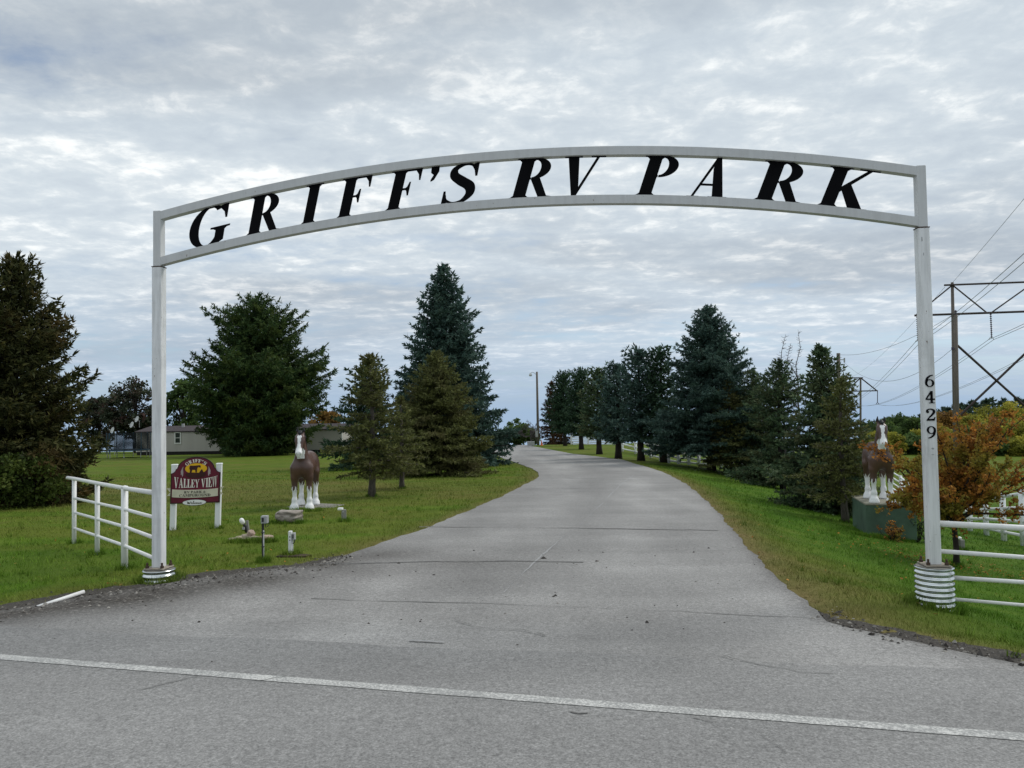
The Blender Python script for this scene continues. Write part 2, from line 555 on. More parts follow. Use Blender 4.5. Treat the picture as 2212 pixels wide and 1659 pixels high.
def empty(name, loc, label, cat, group=None, rz=0.0):
    o = bpy.data.objects.new(name, None)
    o.empty_display_size = 0.2
    COL.objects.link(o)
    o.location = loc
    o.rotation_euler = (0, 0, rz)
    return tag(o, label, cat, group)


def link(name, me, mat, parent=None):
    if mat is not None and not me.materials:
        for m in (mat if isinstance(mat, (list, tuple)) else [mat]):
            me.materials.append(MATS[m])
    o = bpy.data.objects.new(name, me)
    COL.objects.link(o)
    if parent is not None:
        o.parent = parent
    return o


class MB:
    """Collects shapes; build() links them as one mesh."""

    def __init__(self, origin=(0, 0, 0)):
        self.v, self.f, self.mi = [], [], []
        self.o = Vector(origin)

    def add(self, verts, faces, mi=0):
        b = len(self.v)
        self.v += [tuple(Vector(p) - self.o) for p in verts]
        self.f += [tuple(b + i for i in f) for f in faces]
        self.mi += [mi] * len(faces)

    def box(self, c, s, ax=None, mi=0, taper=1.0):
        c = Vector(c)
        X, Y, Z = ax if ax else (Vector((1, 0, 0)), Vector((0, 1, 0)), Vector((0, 0, 1)))
        vs_ = []
        for z in (-1, 1):
            k = taper if z > 0 else 1.0
            for x, y in ((-1, -1), (1, -1), (1, 1), (-1, 1)):
                vs_.append(c + X * (x * s[0] / 2 * k) + Y * (y * s[1] / 2 * k) + Z * (z * s[2] / 2))
        self.add(vs_, [(3, 2, 1, 0), (4, 5, 6, 7), (0, 1, 5, 4), (1, 2, 6, 5), (2, 3, 7, 6), (3, 0, 4, 7)], mi)

    def bevel_box(self, c, s, b, ax=None, mi=0):
        """Box with chamfered vertical edges and top."""
        c = Vector(c)
        X, Y, Z = ax if ax else (Vector((1, 0, 0)), Vector((0, 1, 0)), Vector((0, 0, 1)))
        hx, hy, hz = s[0] / 2, s[1] / 2, s[2] / 2
        def loop(ix, z):
            pts = [(-hx + ix, -hy + ix + b), (-hx + ix + b, -hy + ix), (hx - ix - b, -hy + ix), (hx - ix, -hy + ix + b),
                   (hx - ix, hy - ix - b), (hx - ix - b, hy - ix), (-hx + ix + b, hy - ix), (-hx + ix, hy - ix - b)]
            return [c + X * x + Y * y + Z * z for x, y in pts]
        vs_ = loop(b * .6, -hz) + loop(0, -hz + b) + loop(0, hz - b) + loop(b * .6, hz)
        fs = [tuple(range(7, -1, -1)), tuple(range(24, 32))]
        for k in range(3):
            for i in range(8):
                j = (i + 1) % 8
                fs.append((k * 8 + i, k * 8 + j, k * 8 + 8 + j, k * 8 + 8 + i))
        self.add(vs_, fs, mi)

    def tube(self, pts, rad, n=8, mi=0, caps=True):
        pts = [Vector(p) for p in pts]
        if isinstance(rad, (int, float)):
            rad = [rad] * len(pts)
        vs_, fs = [], []
        ref = None
        for i, p in enumerate(pts):
            d = (pts[min(i + 1, len(pts) - 1)] - pts[max(i - 1, 0)]).normalized()
            if ref is None:
                ref = Vector((0, 0, 1)) if abs(d.z) < 0.9 else Vector((1, 0, 0))
            a = d.cross(ref)
            if a.length < 1e-4:
                a = d.cross(Vector((0.3, 0.9, 0.1)))
            a.normalize()
            b = d.cross(a)
            for k in range(n):
                t = 2 * math.pi * k / n
                vs_.append(p + (a * math.cos(t) + b * math.sin(t)) * rad[i])
        for i in range(len(pts) - 1):
            for k in range(n):
                j = (k + 1) % n
                fs.append((i * n + k, i * n + j, i * n + n + j, i * n + n + k))
        if caps:
            fs.append(tuple(range(n - 1, -1, -1)))
            m = (len(pts) - 1) * n
            fs.append(tuple(m + k for k in range(n)))
        self.add(vs_, fs, mi)

    def lathe(self, c, prof, n=24, mi=0, axis=None):
        c = Vector(c)
        if axis is None:
            X, Y, Z = Vector((1, 0, 0)), Vector((0, 1, 0)), Vector((0, 0, 1))
        else:
            Z = Vector(axis).normalized()
            X = Z.cross(Vector((0, 0, 1)) if abs(Z.z) < .9 else Vector((1, 0, 0))).normalized()
            Y = Z.cross(X)
        vs_, fs = [], []
        for r, z in prof:
            for k in range(n):
                t = 2 * math.pi * k / n
                vs_.append(c + X * (r * math.cos(t)) + Y * (r * math.sin(t)) + Z * z)
        for i in range(len(prof) - 1):
            for k in range(n):
                j = (k + 1) % n
                fs.append((i * n + k, i * n + j, i * n + n + j, i * n + n + k))
        fs.append(tuple(range(n - 1, -1, -1)))
        m = (len(prof) - 1) * n
        fs.append(tuple(m + k for k in range(n)))
        self.add(vs_, fs, mi)

    def prism(self, poly, fn, depth, mi=0):
        """poly: 2-D outline; fn(u, v, w) -> point; extruded from w=0 (back) to w=depth (front)."""
        n = len(poly)
        a = 0.0
        for i in range(n):
            x0, y0 = poly[i]; x1, y1 = poly[(i + 1) % n]
            a += x0 * y1 - x1 * y0
        if a < 0:
            poly = poly[::-1]
        vs_ = [fn(u, v, 0.0) for u, v in poly] + [fn(u, v, depth) for u, v in poly]
        fs = [tuple(range(n - 1, -1, -1)), tuple(range(n, 2 * n))]
        for i in range(n):
            j = (i + 1) % n
            fs.append((i, j, n + j, n + i))
        self.add(vs_, fs, mi)

    def mesh(self, name, smooth_=False):
        me = bpy.data.meshes.new(name)
        me.from_pydata(self.v, [], self.f)
        if smooth_:
            me.polygons.foreach_set('use_smooth', [True] * len(me.polygons))
        if any(self.mi):
            me.polygons.foreach_set('material_index', self.mi)
        me.update()
        return me

    def build(self, name, mat, parent=None, smooth_=False):
        me = self.mesh(name, smooth_)
        if isinstance(mat, (list, tuple)):
            mats, mat = mat, None
            for m in mats:
                me.materials.append(MATS[m])
            if any(self.mi):
                me.polygons.foreach_set('material_index', self.mi)
        return link(name, me, mat, parent)


def tri_mesh(name, V, tone, F=None):
    """Fast mesh: V (n, k, 3) polygons of k corners each, tone (n,) stored on every corner."""
    n, k = V.shape[:2]
    me = bpy.data.meshes.new(name)
    me.vertices.add(n * k)
    me.vertices.foreach_set('co', np.ascontiguousarray(V, np.float32).ravel())
    me.loops.add(n * k)
    me.loops.foreach_set('vertex_index', np.arange(n * k, dtype=np.int32))
    me.polygons.add(n)
    me.polygons.foreach_set('loop_start', np.arange(0, n * k, k, dtype=np.int32))
    me.update(calc_edges=True)
    a = me.attributes.new('tone', 'FLOAT', 'POINT')
    a.data.foreach_set('value', np.repeat(tone, k).astype(np.float32))
    return me


def copy_thing(src, loc, label, rz=0.0, scale=None):
    o = src.copy(); COL.objects.link(o)
    o.location = loc
    o.rotation_euler = (0, 0, rz)
    if scale is not None:
        o.scale = scale
    o['label'] = label
    for ch in list(src.children):
        c = ch.copy(); COL.objects.link(c); c.parent = o
        for g in list(ch.children):
            d = g.copy(); COL.objects.link(d); d.parent = c
    return o

# ------------------------------------------------------------------ ground and paving
rng = np.random.default_rng(11)
random.seed(5)
_XL_Y = np.array([5.5, 6.6, 7.2, 7.6, 8.1, 8.95, 9.66, 10.9, 15, 22.6, 30.5, 34, 38.3, 56, 80, 112, 135])
_XL_X = np.array([-14, -10.5, -8.2, -6.6, -5.4, -4.3, -3.6, -2.73, -1.68, -0.22, 0.95, 1.1, 0.97, -0.84, -2.6, -3.8, -4.6])


def xl(y):
    return np.interp(y, _XL_Y, _XL_X)


def xr(y):
    return np.interp(y, _XR_Y, _XR_X)


def road_far(x):
    return 6.41 - 0.21 * np.asarray(x, float)


def drive_edges(y):
    w = 0.04 * np.sin(y * 1.13) * np.sin(y * 0.71 + 1) + 0.025 * np.sin(y * 5.3 + 1) * np.sin(y * 1.9) + 0.018 * np.sin(y * 13.1) * np.sin(y * 3.7)
    return xl(y) + w, xr(y) - 0.04 * np.sin(y * 0.83 + 2) * np.sin(y * 1.37) - 0.025 * np.sin(y * 6.1) * np.sin(y * 2.3 + 1) - 0.015 * np.sin(y * 14.7)


def paved(x, y, m=0.0):
    a = y < road_far(x) - m
    b = (x > xl(y) + m) & (x < xr(y) - m) & (y > 4) & (y < 130)
    return a | b


def edge_dist(x, y):
    """Rough distance to the nearest paving edge (positive on grass)."""
    d1 = (y - road_far(x)) * 0.978
    d2 = np.where((y > 4.5) & (y < 130), np.minimum(np.abs(x - xl(y)), np.abs(x - xr(y))), 9.0)
    slope = np.where(y < 12, 0.62, 0.93)
    return np.minimum(d1, d2 * slope)


def dry_lush(x, y):
    d = edge_dist(x, y)
    right = (x > 0).astype(float)
    wob = 1 + .45 * np.sin(x * 1.9 + y * 1.1) * np.sin(y * 2.3 - x * .7)
    dry = np.exp(-np.maximum(d - 0.08, 0) / ((0.20 + 0.22 * right) * wob)) * (0.75 + 0.20 * right) * (1 - smooth(14, 60, y))
    # worn strip below the trees by the drive and brown patches in the middle of the lawn
    dry = np.maximum(dry, 0.45 * np.exp(-((x + 9) / 9) ** 2 - ((y - 26) / 6) ** 2))
    lush = right * smooth(0.35, 1.5, d) * (1 - smooth(26, 60, y)) + (1 - right) * smooth(0.7, 2.0, d) * (1 - smooth(11, 15, y)) * 0.7
    return np.clip(dry, 0, 1), np.clip(lush, 0, 1)


def axis_steps(lo, hi, fine_lo, fine_hi, step, grow):
    a = list(np.arange(fine_lo, fine_hi, step))
    s, p = step, a[-1]
    while p < hi:
        s *= grow
        p += s
        a.append(p)
    s, p = step, a[0]
    pre = []
    while p > lo:
        s *= grow
        p -= s
        pre.append(p)
    return np.array(pre[::-1] + a)


gx = axis_steps(-1500, 1500, -14, 16, 0.28, 1.07)
gy = axis_steps(-60, 2200, 3.0, 24, 0.28, 1.055)
GX, GY = np.meshgrid(gx, gy)
GZ = T(GX, GY)
GZ = np.where(paved(GX, GY, 0.35), GZ - 0.07, GZ)
nx, ny = len(gx), len(gy)
me = bpy.data.meshes.new('lawn')
verts = np.stack([GX, GY, GZ], -1).reshape(-1, 3)
idx = np.arange(nx * ny).reshape(ny, nx)
quads = np.stack([idx[:-1, :-1], idx[:-1, 1:], idx[1:, 1:], idx[1:, :-1]], -1).reshape(-1, 4)
me.vertices.add(len(verts)); me.vertices.foreach_set('co', verts.astype(np.float32).ravel())
me.loops.add(quads.size); me.loops.foreach_set('vertex_index', quads.astype(np.int32).ravel())
me.polygons.add(len(quads)); me.polygons.foreach_set('loop_start', np.arange(0, quads.size, 4, dtype=np.int32))
me.polygons.foreach_set('use_smooth', np.ones(len(quads), bool))
me.update(calc_edges=True)
_dry, _lush = dry_lush(verts[:, 0], verts[:, 1])
for nm, arr in (('dry', _dry), ('lush', _lush)):
    at_ = me.attributes.new(nm, 'FLOAT', 'POINT')
    at_.data.foreach_set('value', arr.astype(np.float32))
o = link('ground', me, 'lawn')
tag(o, 'mown green lawn sloping away from the road with yellowish patches', 'lawn', kind='structure')


def sheet(name, rows, mat, label, dz, grit=False, smooth_=True):
    """rows: list of equally long lists of (x, y); laid on the ground, raised by dz."""
    n = len(rows[0])
    P = np.array(rows, float).reshape(-1, 2)
    Z = T(P[:, 0], P[:, 1]) + dz
    m_ = bpy.data.meshes.new(name)
    fs = []
    for j in range(len(rows) - 1):
        for i in range(n - 1):
            fs.append((j * n + i, j * n + i + 1, (j + 1) * n + i + 1, (j + 1) * n + i))
    m_.from_pydata(np.column_stack([P, Z]).tolist(), [], fs)
    m_.polygons.foreach_set('use_smooth', [True] * len(m_.polygons))
    if grit:
        dl = (P[:, 0] - xl(P[:, 1]))
        g = np.exp(-np.maximum(dl - 0.5, 0) / 1.3) * smooth(14, 9.5, P[:, 1]) * (1 + .35 * np.sin(P[:, 0] * 2.7) * np.sin(P[:, 1] * 3.9))
        dr = xr(P[:, 1]) - P[:, 0]
        g = np.maximum(g, 0.55 * np.exp(-np.maximum(dr, 0) / 0.10) * smooth(40, 10, P[:, 1]))
        a_ = m_.attributes.new('grit', 'FLOAT', 'POINT')
        a_.data.foreach_set('value', np.clip(g, 0, 1).astype(np.float32))
        a_ = m_.attributes.new('lane', 'FLOAT', 'POINT')
        a_.data.foreach_set('value', ((P[:, 0] - xl(P[:, 1])) / (xr(P[:, 1]) - xl(P[:, 1]))).astype(np.float32))
    m_.update()
    o_ = link(name, m_, mat)
    return tag(o_, label, None, kind='structure')


# the drive with its flared apron; it runs in under the edge of the road
rows = []
for y in list(np.arange(4.4, 20, 0.2)) + list(np.arange(20, 60, 0.5)) + list(np.arange(60, 134, 1.5)):
    a, b = drive_edges(y)
    k = 36
    tt = np.linspace(0, 1, k)
    tt = np.where(tt < 0.5, 0.5 * (2 * tt) ** 1.6, 1 - 0.5 * (2 - 2 * tt) ** 1.6)
    rows.append([(float(a + (b - a) * t), float(y)) for t in tt])
sheet('driveway', rows, 'asphalt_drive', 'grey asphalt drive curving away under the arch', 0.022, grit=True)
rows = []
xs = np.concatenate([np.arange(-120, -14, 2.0), np.arange(-14, 14, 0.35), np.arange(14, 122, 2.0)])
for t in np.concatenate([np.linspace(0, 4, 18), np.linspace(5, 28, 8)]):
    rows.append([(float(x), float(road_far(x) + 0.03 * math.sin(x * 2.3) + 0.02 * math.sin(x * 7.1) * (t == 0) - t)) for x in xs])
sheet('main_road', rows[::-1], 'asphalt_road', 'grey worn asphalt road running across the foreground', 0.030)


def line_strip(name, pts, w, mat, label, dz, wob=0.0, step=0.1):
    """A narrow strip along a polyline on the ground."""
    pts = [Vector((p[0], p[1], 0)) for p in pts]
    L, R_ = [], []
    q = []
    for a, b in zip(pts[:-1], pts[1:]):
        k = max(1, int((b - a).length / step))
        q += [a.lerp(b, i / k) for i in range(k)]
    q.append(pts[-1])
    drift, swell = 0.0, 1.0
    for i, p in enumerate(q):
        d = (q[min(i + 1, len(q) - 1)] - q[max(i - 1, 0)]).normalized()
        nrm = Vector((-d.y, d.x, 0))
        if wob:
            drift = drift * .97 + random.gauss(0, wob * .55)
            swell = min(1.3, max(.12, swell + random.gauss(0, .16)))
        ww = w * (swell if wob else 1 + random.uniform(-.06, .06))
        off = nrm * drift
        L.append(tuple((p + nrm * ww / 2 + off)[:2])); R_.append(tuple((p - nrm * ww / 2 + off)[:2]))
    return sheet(name, [R_, L], mat, label, dz)


wline = [(x, 5.277 - 0.275 * x) for x in (-60, -30, -12, -4, 0, 4, 10, 20)]
line_strip('edge_line', wline, 0.118, 'line_paint', 'white painted edge line along the main road', 0.034, step=0.2)


def px_strip(name, pix, w, mat, label, dz=0.027, wob=0.02, step=0.12):
    return line_strip(name, [hit(*p)[:2] for p in pix], w, mat, label, dz, wob, step)


px_strip('pavement_seam', [(905, 1141), (1200, 1143), (1551, 1147)], 0.07, 'road_seam', 'dark seam crossing the drive beyond the arch', wob=0.03)
px_strip('pavement_seam', [(684, 1222), (880, 1219), (1100, 1217), (1260, 1219)], 0.05, 'road_seam', 'dark seam crossing the drive at the arch')
px_strip('pavement_seam', [(672, 1298), (900, 1304), (1100, 1310), (1450, 1325), (1750, 1340)], 0.028, 'road_seam', 'thin ragged crack across the apron before the arch', wob=0.018)
px_strip('pavement_seam', [(1135, 1058), (1300, 1057), (1480, 1060)], 0.09, 'road_seam', 'dark seam crossing the drive far up the bend')
px_strip('pavement_seam', [(1390, 1012), (1345, 1045), (1290, 1100), (1235, 1150), (1165, 1205), (1085, 1285)], 0.03, 'pale_patch', 'pale lengthwise joint down the middle of the drive', wob=0.01)
px_strip('pavement_patch', [(885, 1391), (960, 1395)], 0.035, 'pale_patch', 'pale scrape on the road edge', dz=0.036, wob=0.01)
px_strip('pavement_crack', [(1232, 1549), (1250, 1552), (1270, 1551)], 0.022, 'road_seam', 'short dark gouge in the road below the white line', dz=0.036, wob=0.008, step=0.03)

for pix in ([(300, 1500), (420, 1470), (560, 1482), (640, 1470)], [(1500, 1560), (1640, 1590), (1700, 1640)], [(1560, 1425), (1640, 1445), (1740, 1463), (1800, 1466)], [(980, 1345), (1040, 1362), (1130, 1368), (1180, 1380)]):
    px_strip('pavement_crack', pix, 0.010, 'road_seam', 'hairline crack wandering across the asphalt', dz=0.036, wob=0.014, step=0.05)


def verge(name, edge, label, w0, seed):
    """Strip of dark gravel beside the paving."""
    rr = random.Random(seed)
    A, B = [], []
    n = len(edge)
    for i, (x, y, nx_, ny_) in enumerate(edge):
        k = math.sin(math.pi * min(1, (i + 1) / n)) ** 0.4
        w = w0 * k * (1 + 0.25 * math.sin(i * .31) + rr.uniform(-.22, .22))
        A.append((x - nx_ * 0.2, y - ny_ * 0.2)); B.append((x + nx_ * w, y + ny_ * w))
    return sheet(name, [A, B], 'dark_gravel', label, 0.014)


le = []
for y in np.arange(6.9, 11.6, 0.07):
    a, _ = drive_edges(y)
    le.append((a, y, -0.55, 0.83))
verge('gravel_verge', le[::-1], 'dark gravel verge along the grass left of the apron', 0.36, 3)
re_ = []
for y in np.arange(3.6, 7.55, 0.05):
    b = float(drive_edges(y)[1])
    b = max(b, (6.41 - y) / 0.21 if y < 5.6 else b)
    re_.append((b, y, 0.80, 0.60))
verge('gravel_verge', re_, 'dark loose soil verge at the apron corner below the corrugated base', 0.40, 4)


def scatter_gravel():
    """Loose stones along both verges and on the apron."""
    P = []
    for (x, y, nx_, ny_) in le:
        for _ in range(16):
            t = rng.normal(-0.05, 0.22)
            P.append((x + nx_ * t + rng.normal(0, .05), y + ny_ * t + rng.normal(0, .05)))
    for (x, y, nx_, ny_) in re_:
        for _ in range(9):
            t = rng.normal(0.10, 0.10)
            P.append((x + nx_ * t + rng.normal(0, .04), y + ny_ * t + rng.normal(0, .04)))
    for _ in range(160):
        y = rng.uniform(6.2, 12)
        P.append((rng.uniform(xl(y), xr(y)), y))
    P = np.array(P)
    z = T(P[:, 0], P[:, 1]) + np.where(paved(P[:, 0], P[:, 1], 0.0), 0.024, 0.012)
    n = len(P)
    s = rng.gamma(2.0, 0.0042, n) + 0.003
    base = np.array([(1, 0, 0), (0, 1, 0), (-1, 0, 0), (0, -1, 0), (0, 0, 0.75)], float)
    tri = np.array([(0, 1, 4), (1, 2, 4), (2, 3, 4), (3, 0, 4)])
    ang = rng.uniform(0, 6.28, n)
    c, s_ = np.cos(ang), np.sin(ang)
    B = base[None] * (1 + rng.uniform(-.35, .35, (n, 5, 3)))
    X = B[..., 0] * c[:, None] - B[..., 1] * s_[:, None]
    Y = B[..., 0] * s_[:, None] + B[..., 1] * c[:, None]
    V = np.stack([X, Y, B[..., 2]], -1) * s[:, None, None] + np.stack([P[:, 0], P[:, 1], z], -1)[:, None]
    V = V[:, tri].reshape(-1, 3, 3)
    me_ = tri_mesh('loose_gravel', V, np.repeat(rng.random(n), 4))
    o_ = link('loose_gravel', me_, 'stone_bits')
    tag(o_, 'loose gravel scattered along the paving edges', 'gravel', kind='stuff')


foliage('stone_bits', (0.025, 0.022, 0.02), (0.11, 0.10, 0.09), (0.34, 0.32, 0.29), rough=0.95, trans=0)
scatter_gravel()


def grass():
    """Mown grass blades where the lawn is near enough to see them."""
    Ps, Hs, Ws = [], [], []
    for (r0, r1, dens, h, w) in ((5.5, 9, 1500, .045, .006), (9, 13, 950, .05, .008), (13, 19, 420, .055, .011), (19, 29, 170, .06, .017), (29, 44, 60, .065, .026)):
        area = (r1 * r1 - r0 * r0) / 2 * (2 * 0.74)
        n = int(area * dens)
        r = np.sqrt(rng.uniform(r0 * r0, r1 * r1, n))
        a = rng.uniform(-0.74, 0.74, n)
        x, y = r * np.sin(a), r * np.cos(a)
        keep = ~paved(x, y, -0.02 - 0.05 * rng.random(n))
        d = edge_dist(x, y)
        vg = ((x < 0) & (y < 11.2)) | ((x > 0) & (y < 7.3))
        keep &= rng.random(n) < np.where(vg, np.clip(d * 2.6 - 0.35, 0.02, 1), np.clip(0.3 + d * 1.8, 0, 1))
        x, y, d = x[keep], y[keep], d[keep]
        Ps.append(np.column_stack([x, y]))
        cl = np.sin(x * 3.1 + 2 * np.sin(y * 1.7)) * np.sin(y * 2.6 + 1.5 * np.sin(x * 1.3)) + .6 * np.sin(x * 7.7 + y * 5.1) * np.sin(y * 8.3 - x * 3)
        hh = h * rng.uniform(.5, 1.35, len(x)) * (1 + .38 * np.clip(cl, -1, 1.3)) * (1 + 0.5 * np.exp(-d / 0.4))
        Hs.append(hh); Ws.append(np.full(len(x), w) * rng.uniform(.6, 1.3, len(x)))
    P = np.vstack(Ps); H = np.concatenate(Hs); W = np.concatenate(Ws)
    n = len(P)
    z = T(P[:, 0], P[:, 1]) - 0.012
    ang = rng.uniform(0, 6.283, n)
    lean = rng.normal(0, 0.45, (n, 2))
    b = np.column_stack([P, z])
    dx = np.column_stack([np.cos(ang), np.sin(ang), np.zeros(n)]) * (W / 2)[:, None]
    tip = b + np.column_stack([lean * H[:, None], H])
    V = np.stack([b - dx, b + dx, tip], 1)
    me_ = tri_mesh('grass_blades', V, rng.random(n))
    dry, lush = dry_lush(P[:, 0], P[:, 1])
    for nm, arr in (('dry', dry), ('lush', lush)):
        a_ = me_.attributes.new(nm, 'FLOAT', 'POINT')
        a_.data.foreach_set('value', np.repeat(arr, 3).astype(np.float32))
    o_ = link('grass_blades', me_, 'grass_blade')
    tag(o_, 'short mown grass blades covering the lawn', 'grass', kind='stuff')
    print('grass', n)


grass()

# ------------------------------------------------------------------ lettering: heavy serif capitals drawn as outlines


def g_rect(x0, y0, x1, y1):
    return [(x0, y0), (x1, y0), (x1, y1), (x0, y1)]


def g_stem(x0, x1, e=.1, top=True, bot=True, e2=None):
    e2 = e if e2 is None else e2
    p = []
    if bot:
        p += [(x0, .09), (x0 - e * .5, .045), (x0 - e, .035), (x0 - e, 0), (x1 + e2, 0), (x1 + e2, .035), (x1 + e2 * .5, .045), (x1, .09)]
    else:
        p += [(x0, 0), (x1, 0)]
    if top:
        p += [(x1, .91), (x1 + e2 * .5, .955), (x1 + e2, .965), (x1 + e2, 1), (x0 - e, 1), (x0 - e, .965), (x0 - e * .5, .955), (x0, .91)]
    else:
        p += [(x1, 1), (x0, 1)]
    return p


def g_ring(cx, cy, rx, ry, tx, ty, a0, a1, n=28):
    o_, i_ = [], []
    for k in range(n + 1):
        a = R(a0 + (a1 - a0) * k / n)
        o_.append((cx + rx * math.cos(a), cy + ry * math.sin(a)))
        i_.append((cx + (rx - tx) * math.cos(a), cy + (ry - ty) * math.sin(a)))
    return o_ + i_[::-1]


def g_stroke(pts, wid, sub=8):
    P = [np.array(p, float) for p in pts]
    C, W = [], []
    for i in range(len(P) - 1):
        p0, p1, p2, p3 = P[max(i - 1, 0)], P[i], P[i + 1], P[min(i + 2, len(P) - 1)]
        for k in range(sub):
            t = k / sub
            C.append(.5 * (2 * p1 + (p2 - p0) * t + (2 * p0 - 5 * p1 + 4 * p2 - p3) * t * t + (3 * p1 - p0 - 3 * p2 + p3) * t ** 3))
            W.append(wid[i] + (wid[i + 1] - wid[i]) * t)
    C.append(P[-1]); W.append(wid[-1])
    L, Rr = [], []
    for i in range(len(C)):
        d = C[min(i + 1, len(C) - 1)] - C[max(i - 1, 0)]
        d = d / (np.linalg.norm(d) + 1e-9)
        nrm = np.array((-d[1], d[0]))
        L.append(tuple(C[i] + nrm * W[i] / 2)); Rr.append(tuple(C[i] - nrm * W[i] / 2))
    return L + Rr[::-1]


def g_bowl():
    return [g_ring(.38, .735, .36, .265, .21, .055, -90, 90), g_rect(.28, .95, .37, 1), g_rect(.28, .47, .37, .52)]


_W_R = [(.64, 1), (.76, 1), (.76, .70), (.725, .70), (.69, .84), (.60, .95)]
GLYPH = {
    'I': [g_stem(.085, .355)],
    'R': [g_stem(.085, .355)] + g_bowl() + [[(.36, .5), (.56, .51), (.80, .06), (.93, .035), (.93, 0), (.64, 0), (.62, .04)]],
    'P': [g_stem(.085, .355)] + g_bowl(),
    'F': [g_stem(.085, .355), g_rect(.28, .945, .70, 1), _W_R, g_rect(.28, .49, .48, .54), [(.53, .35), (.53, .68), (.495, .68), (.46, .57), (.40, .52), (.46, .46), (.495, .35)]],
    'G': [g_ring(.45, .5, .43, .52, .21, .055, 52, 322), [(.80, 1.0), (.835, 1.0), (.835, .64), (.80, .64), (.76, .79), (.64, .93), (.69, .97)],
          [(.62, .06), (.62, .36), (.56, .40), (.50, .41), (.50, .45), (.93, .45), (.93, .41), (.86, .40), (.82, .36), (.82, .10), (.72, .04)]],
    'S': [g_stroke([(.60, .80), (.50, .94), (.34, .965), (.18, .87), (.19, .71), (.36, .56), (.54, .42), (.58, .24), (.46, .07), (.28, .03), (.13, .12), (.09, .24)],
                   [.04, .05, .07, .13, .18, .21, .21, .17, .09, .06, .05, .04]),
          [(.60, 1.0), (.635, 1.0), (.65, .66), (.61, .66), (.57, .80), (.50, .92), (.55, .97)], [(.05, 0), (.085, 0), (.13, .045), (.19, .05), (.12, .16), (.085, .34), (.045, .34)]],
    'V': [[(.08, .97), (.34, .97), (.54, .16), (.47, -.02), (.42, -.02)], [(.76, .97), (.83, .97), (.50, -.02), (.45, -.02), (.47, .10)], g_rect(0, .955, .42, 1), g_rect(.63, .955, .97, 1)],
    'A': [[(.46, 1.02), (.55, 1.02), (.90, .03), (.63, .03), (.44, .72)], [(.46, 1.02), (.50, .92), (.17, .03), (.10, .03)], g_rect(.24, .30, .70, .35), g_rect(0, 0, .30, .045), g_rect(.52, 0, .99, .045)],
    'K': [g_stem(.085, .355), [(.29, .40), (.36, .40), (.84, .96), (.74, .96), (.29, .46)], g_rect(.58, .955, .98, 1), [(.37, .46), (.50, .63), (.90, .04), (.62, .04)], g_rect(.56, 0, 1.0, .045)],
    "'": [[(.02, 1), (.22, 1), (.22, .86), (.11, .66), (.03, .62), (.02, .66), (.09, .78), (.02, .84)]],
    'L': [g_stem(.085, .355), g_rect(.28, 0, .70, .055), [(.62, 0), (.76, 0), (.76, .34), (.725, .34), (.68, .16), (.58, .05)]],
    'Y': [[(.06, .97), (.31, .97), (.53, .50), (.53, .40), (.35, .42)], [(.74, .97), (.82, .97), (.53, .42), (.47, .48)], g_rect(.35, .03, .55, .46), g_rect(.25, 0, .65, .045), g_rect(0, .955, .39, 1), g_rect(.62, .955, .94, 1)],
    'C': [g_ring(.45, .5, .43, .52, .21, .055, 50, 318), [(.78, 1.0), (.815, 1.0), (.815, .62), (.78, .62), (.74, .78), (.62, .93), (.69, .97)]],
    'M': [g_stem(.1, .17, .08, e2=.06), [(.10, 1), (.32, 1), (.58, .30), (.50, .06)], [(.86, 1), (.80, 1), (.50, .06), (.54, .24)], g_stem(.82, 1.02, .07)],
    'O': [g_ring(.45, .5, .43, .52, .20, .055, 0, 360, 44)],
    'U': [[(.1, .3), (.1, 1), (.3, 1), (.3, .3)], g_ring(.42, .31, .32, .33, .2, .09, 180, 360), g_rect(.66, .30, .74, 1), g_rect(0, .955, .40, 1), g_rect(.56, .955, .84, 1)],
    'N': [g_stem(.1, .17, .1, e2=.08), [(.06, 1), (.30, 1), (.82, .12), (.82, -.02), (.72, -.02), (.14, .88)], g_stem(.75, .82, .1, bot=False)],
    'D': [g_stem(.085, .355), g_ring(.36, .5, .48, .5, .20, .05, -90, 90), g_rect(.28, .95, .37, 1), g_rect(.28, 0, .37, .05)],
    '&': [g_ring(.42, .76, .20, .24, .09, .06, 0, 360), g_ring(.34, .27, .30, .29, .14, .07, 60, 330), [(.26, .66), (.42, .66), (.90, .04), (.66, 0)], [(.60, .16), (.68, .12), (.86, .46), (.80, .50)], g_rect(.68, .46, .96, .50)],
    '6': [g_ring(.36, .31, .32, .32, .15, .06, 0, 360, 36), g_stroke([(.60, .96), (.42, .92), (.20, .72), (.11, .40), (.12, .28)], [.05, .10, .15, .15, .13])],
    '4': [[(.40, 1), (.54, 1), (.13, .38), (.02, .38)], g_rect(.02, .27, .70, .38), g_rect(.38, .03, .55, 1), g_rect(.26, 0, .68, .05)],
    '2': [g_stroke([(.10, .70), (.12, .86), (.30, .96), (.52, .88), (.58, .72), (.44, .48), (.24, .26), (.10, .06)], [.12, .12, .08, .14, .17, .14, .09, .06]),
          [(.05, 0), (.60, 0), (.66, .30), (.61, .30), (.56, .17), (.30, .15), (.16, .17), (.06, .08)], g_ring(.15, .72, .09, .09, .09, .09, 0, 360, 16)],
}
GLYPH['E'] = GLYPH['F'] + [g_rect(.28, 0, .68, .055), [(.60, 0), (.76, 0), (.79, .32), (.75, .32), (.69, .16), (.58, .05)]]
GLYPH['9'] = [[(.72 - x, .98 - y) for x, y in p] for p in GLYPH['6']]
_v1 = [[(x * .66, y) for x, y in p] for p in GLYPH['V']]
GLYPH['W'] = _v1 + [[(x * .66 + .48, y) for x, y in p] for p in GLYPH['V']]


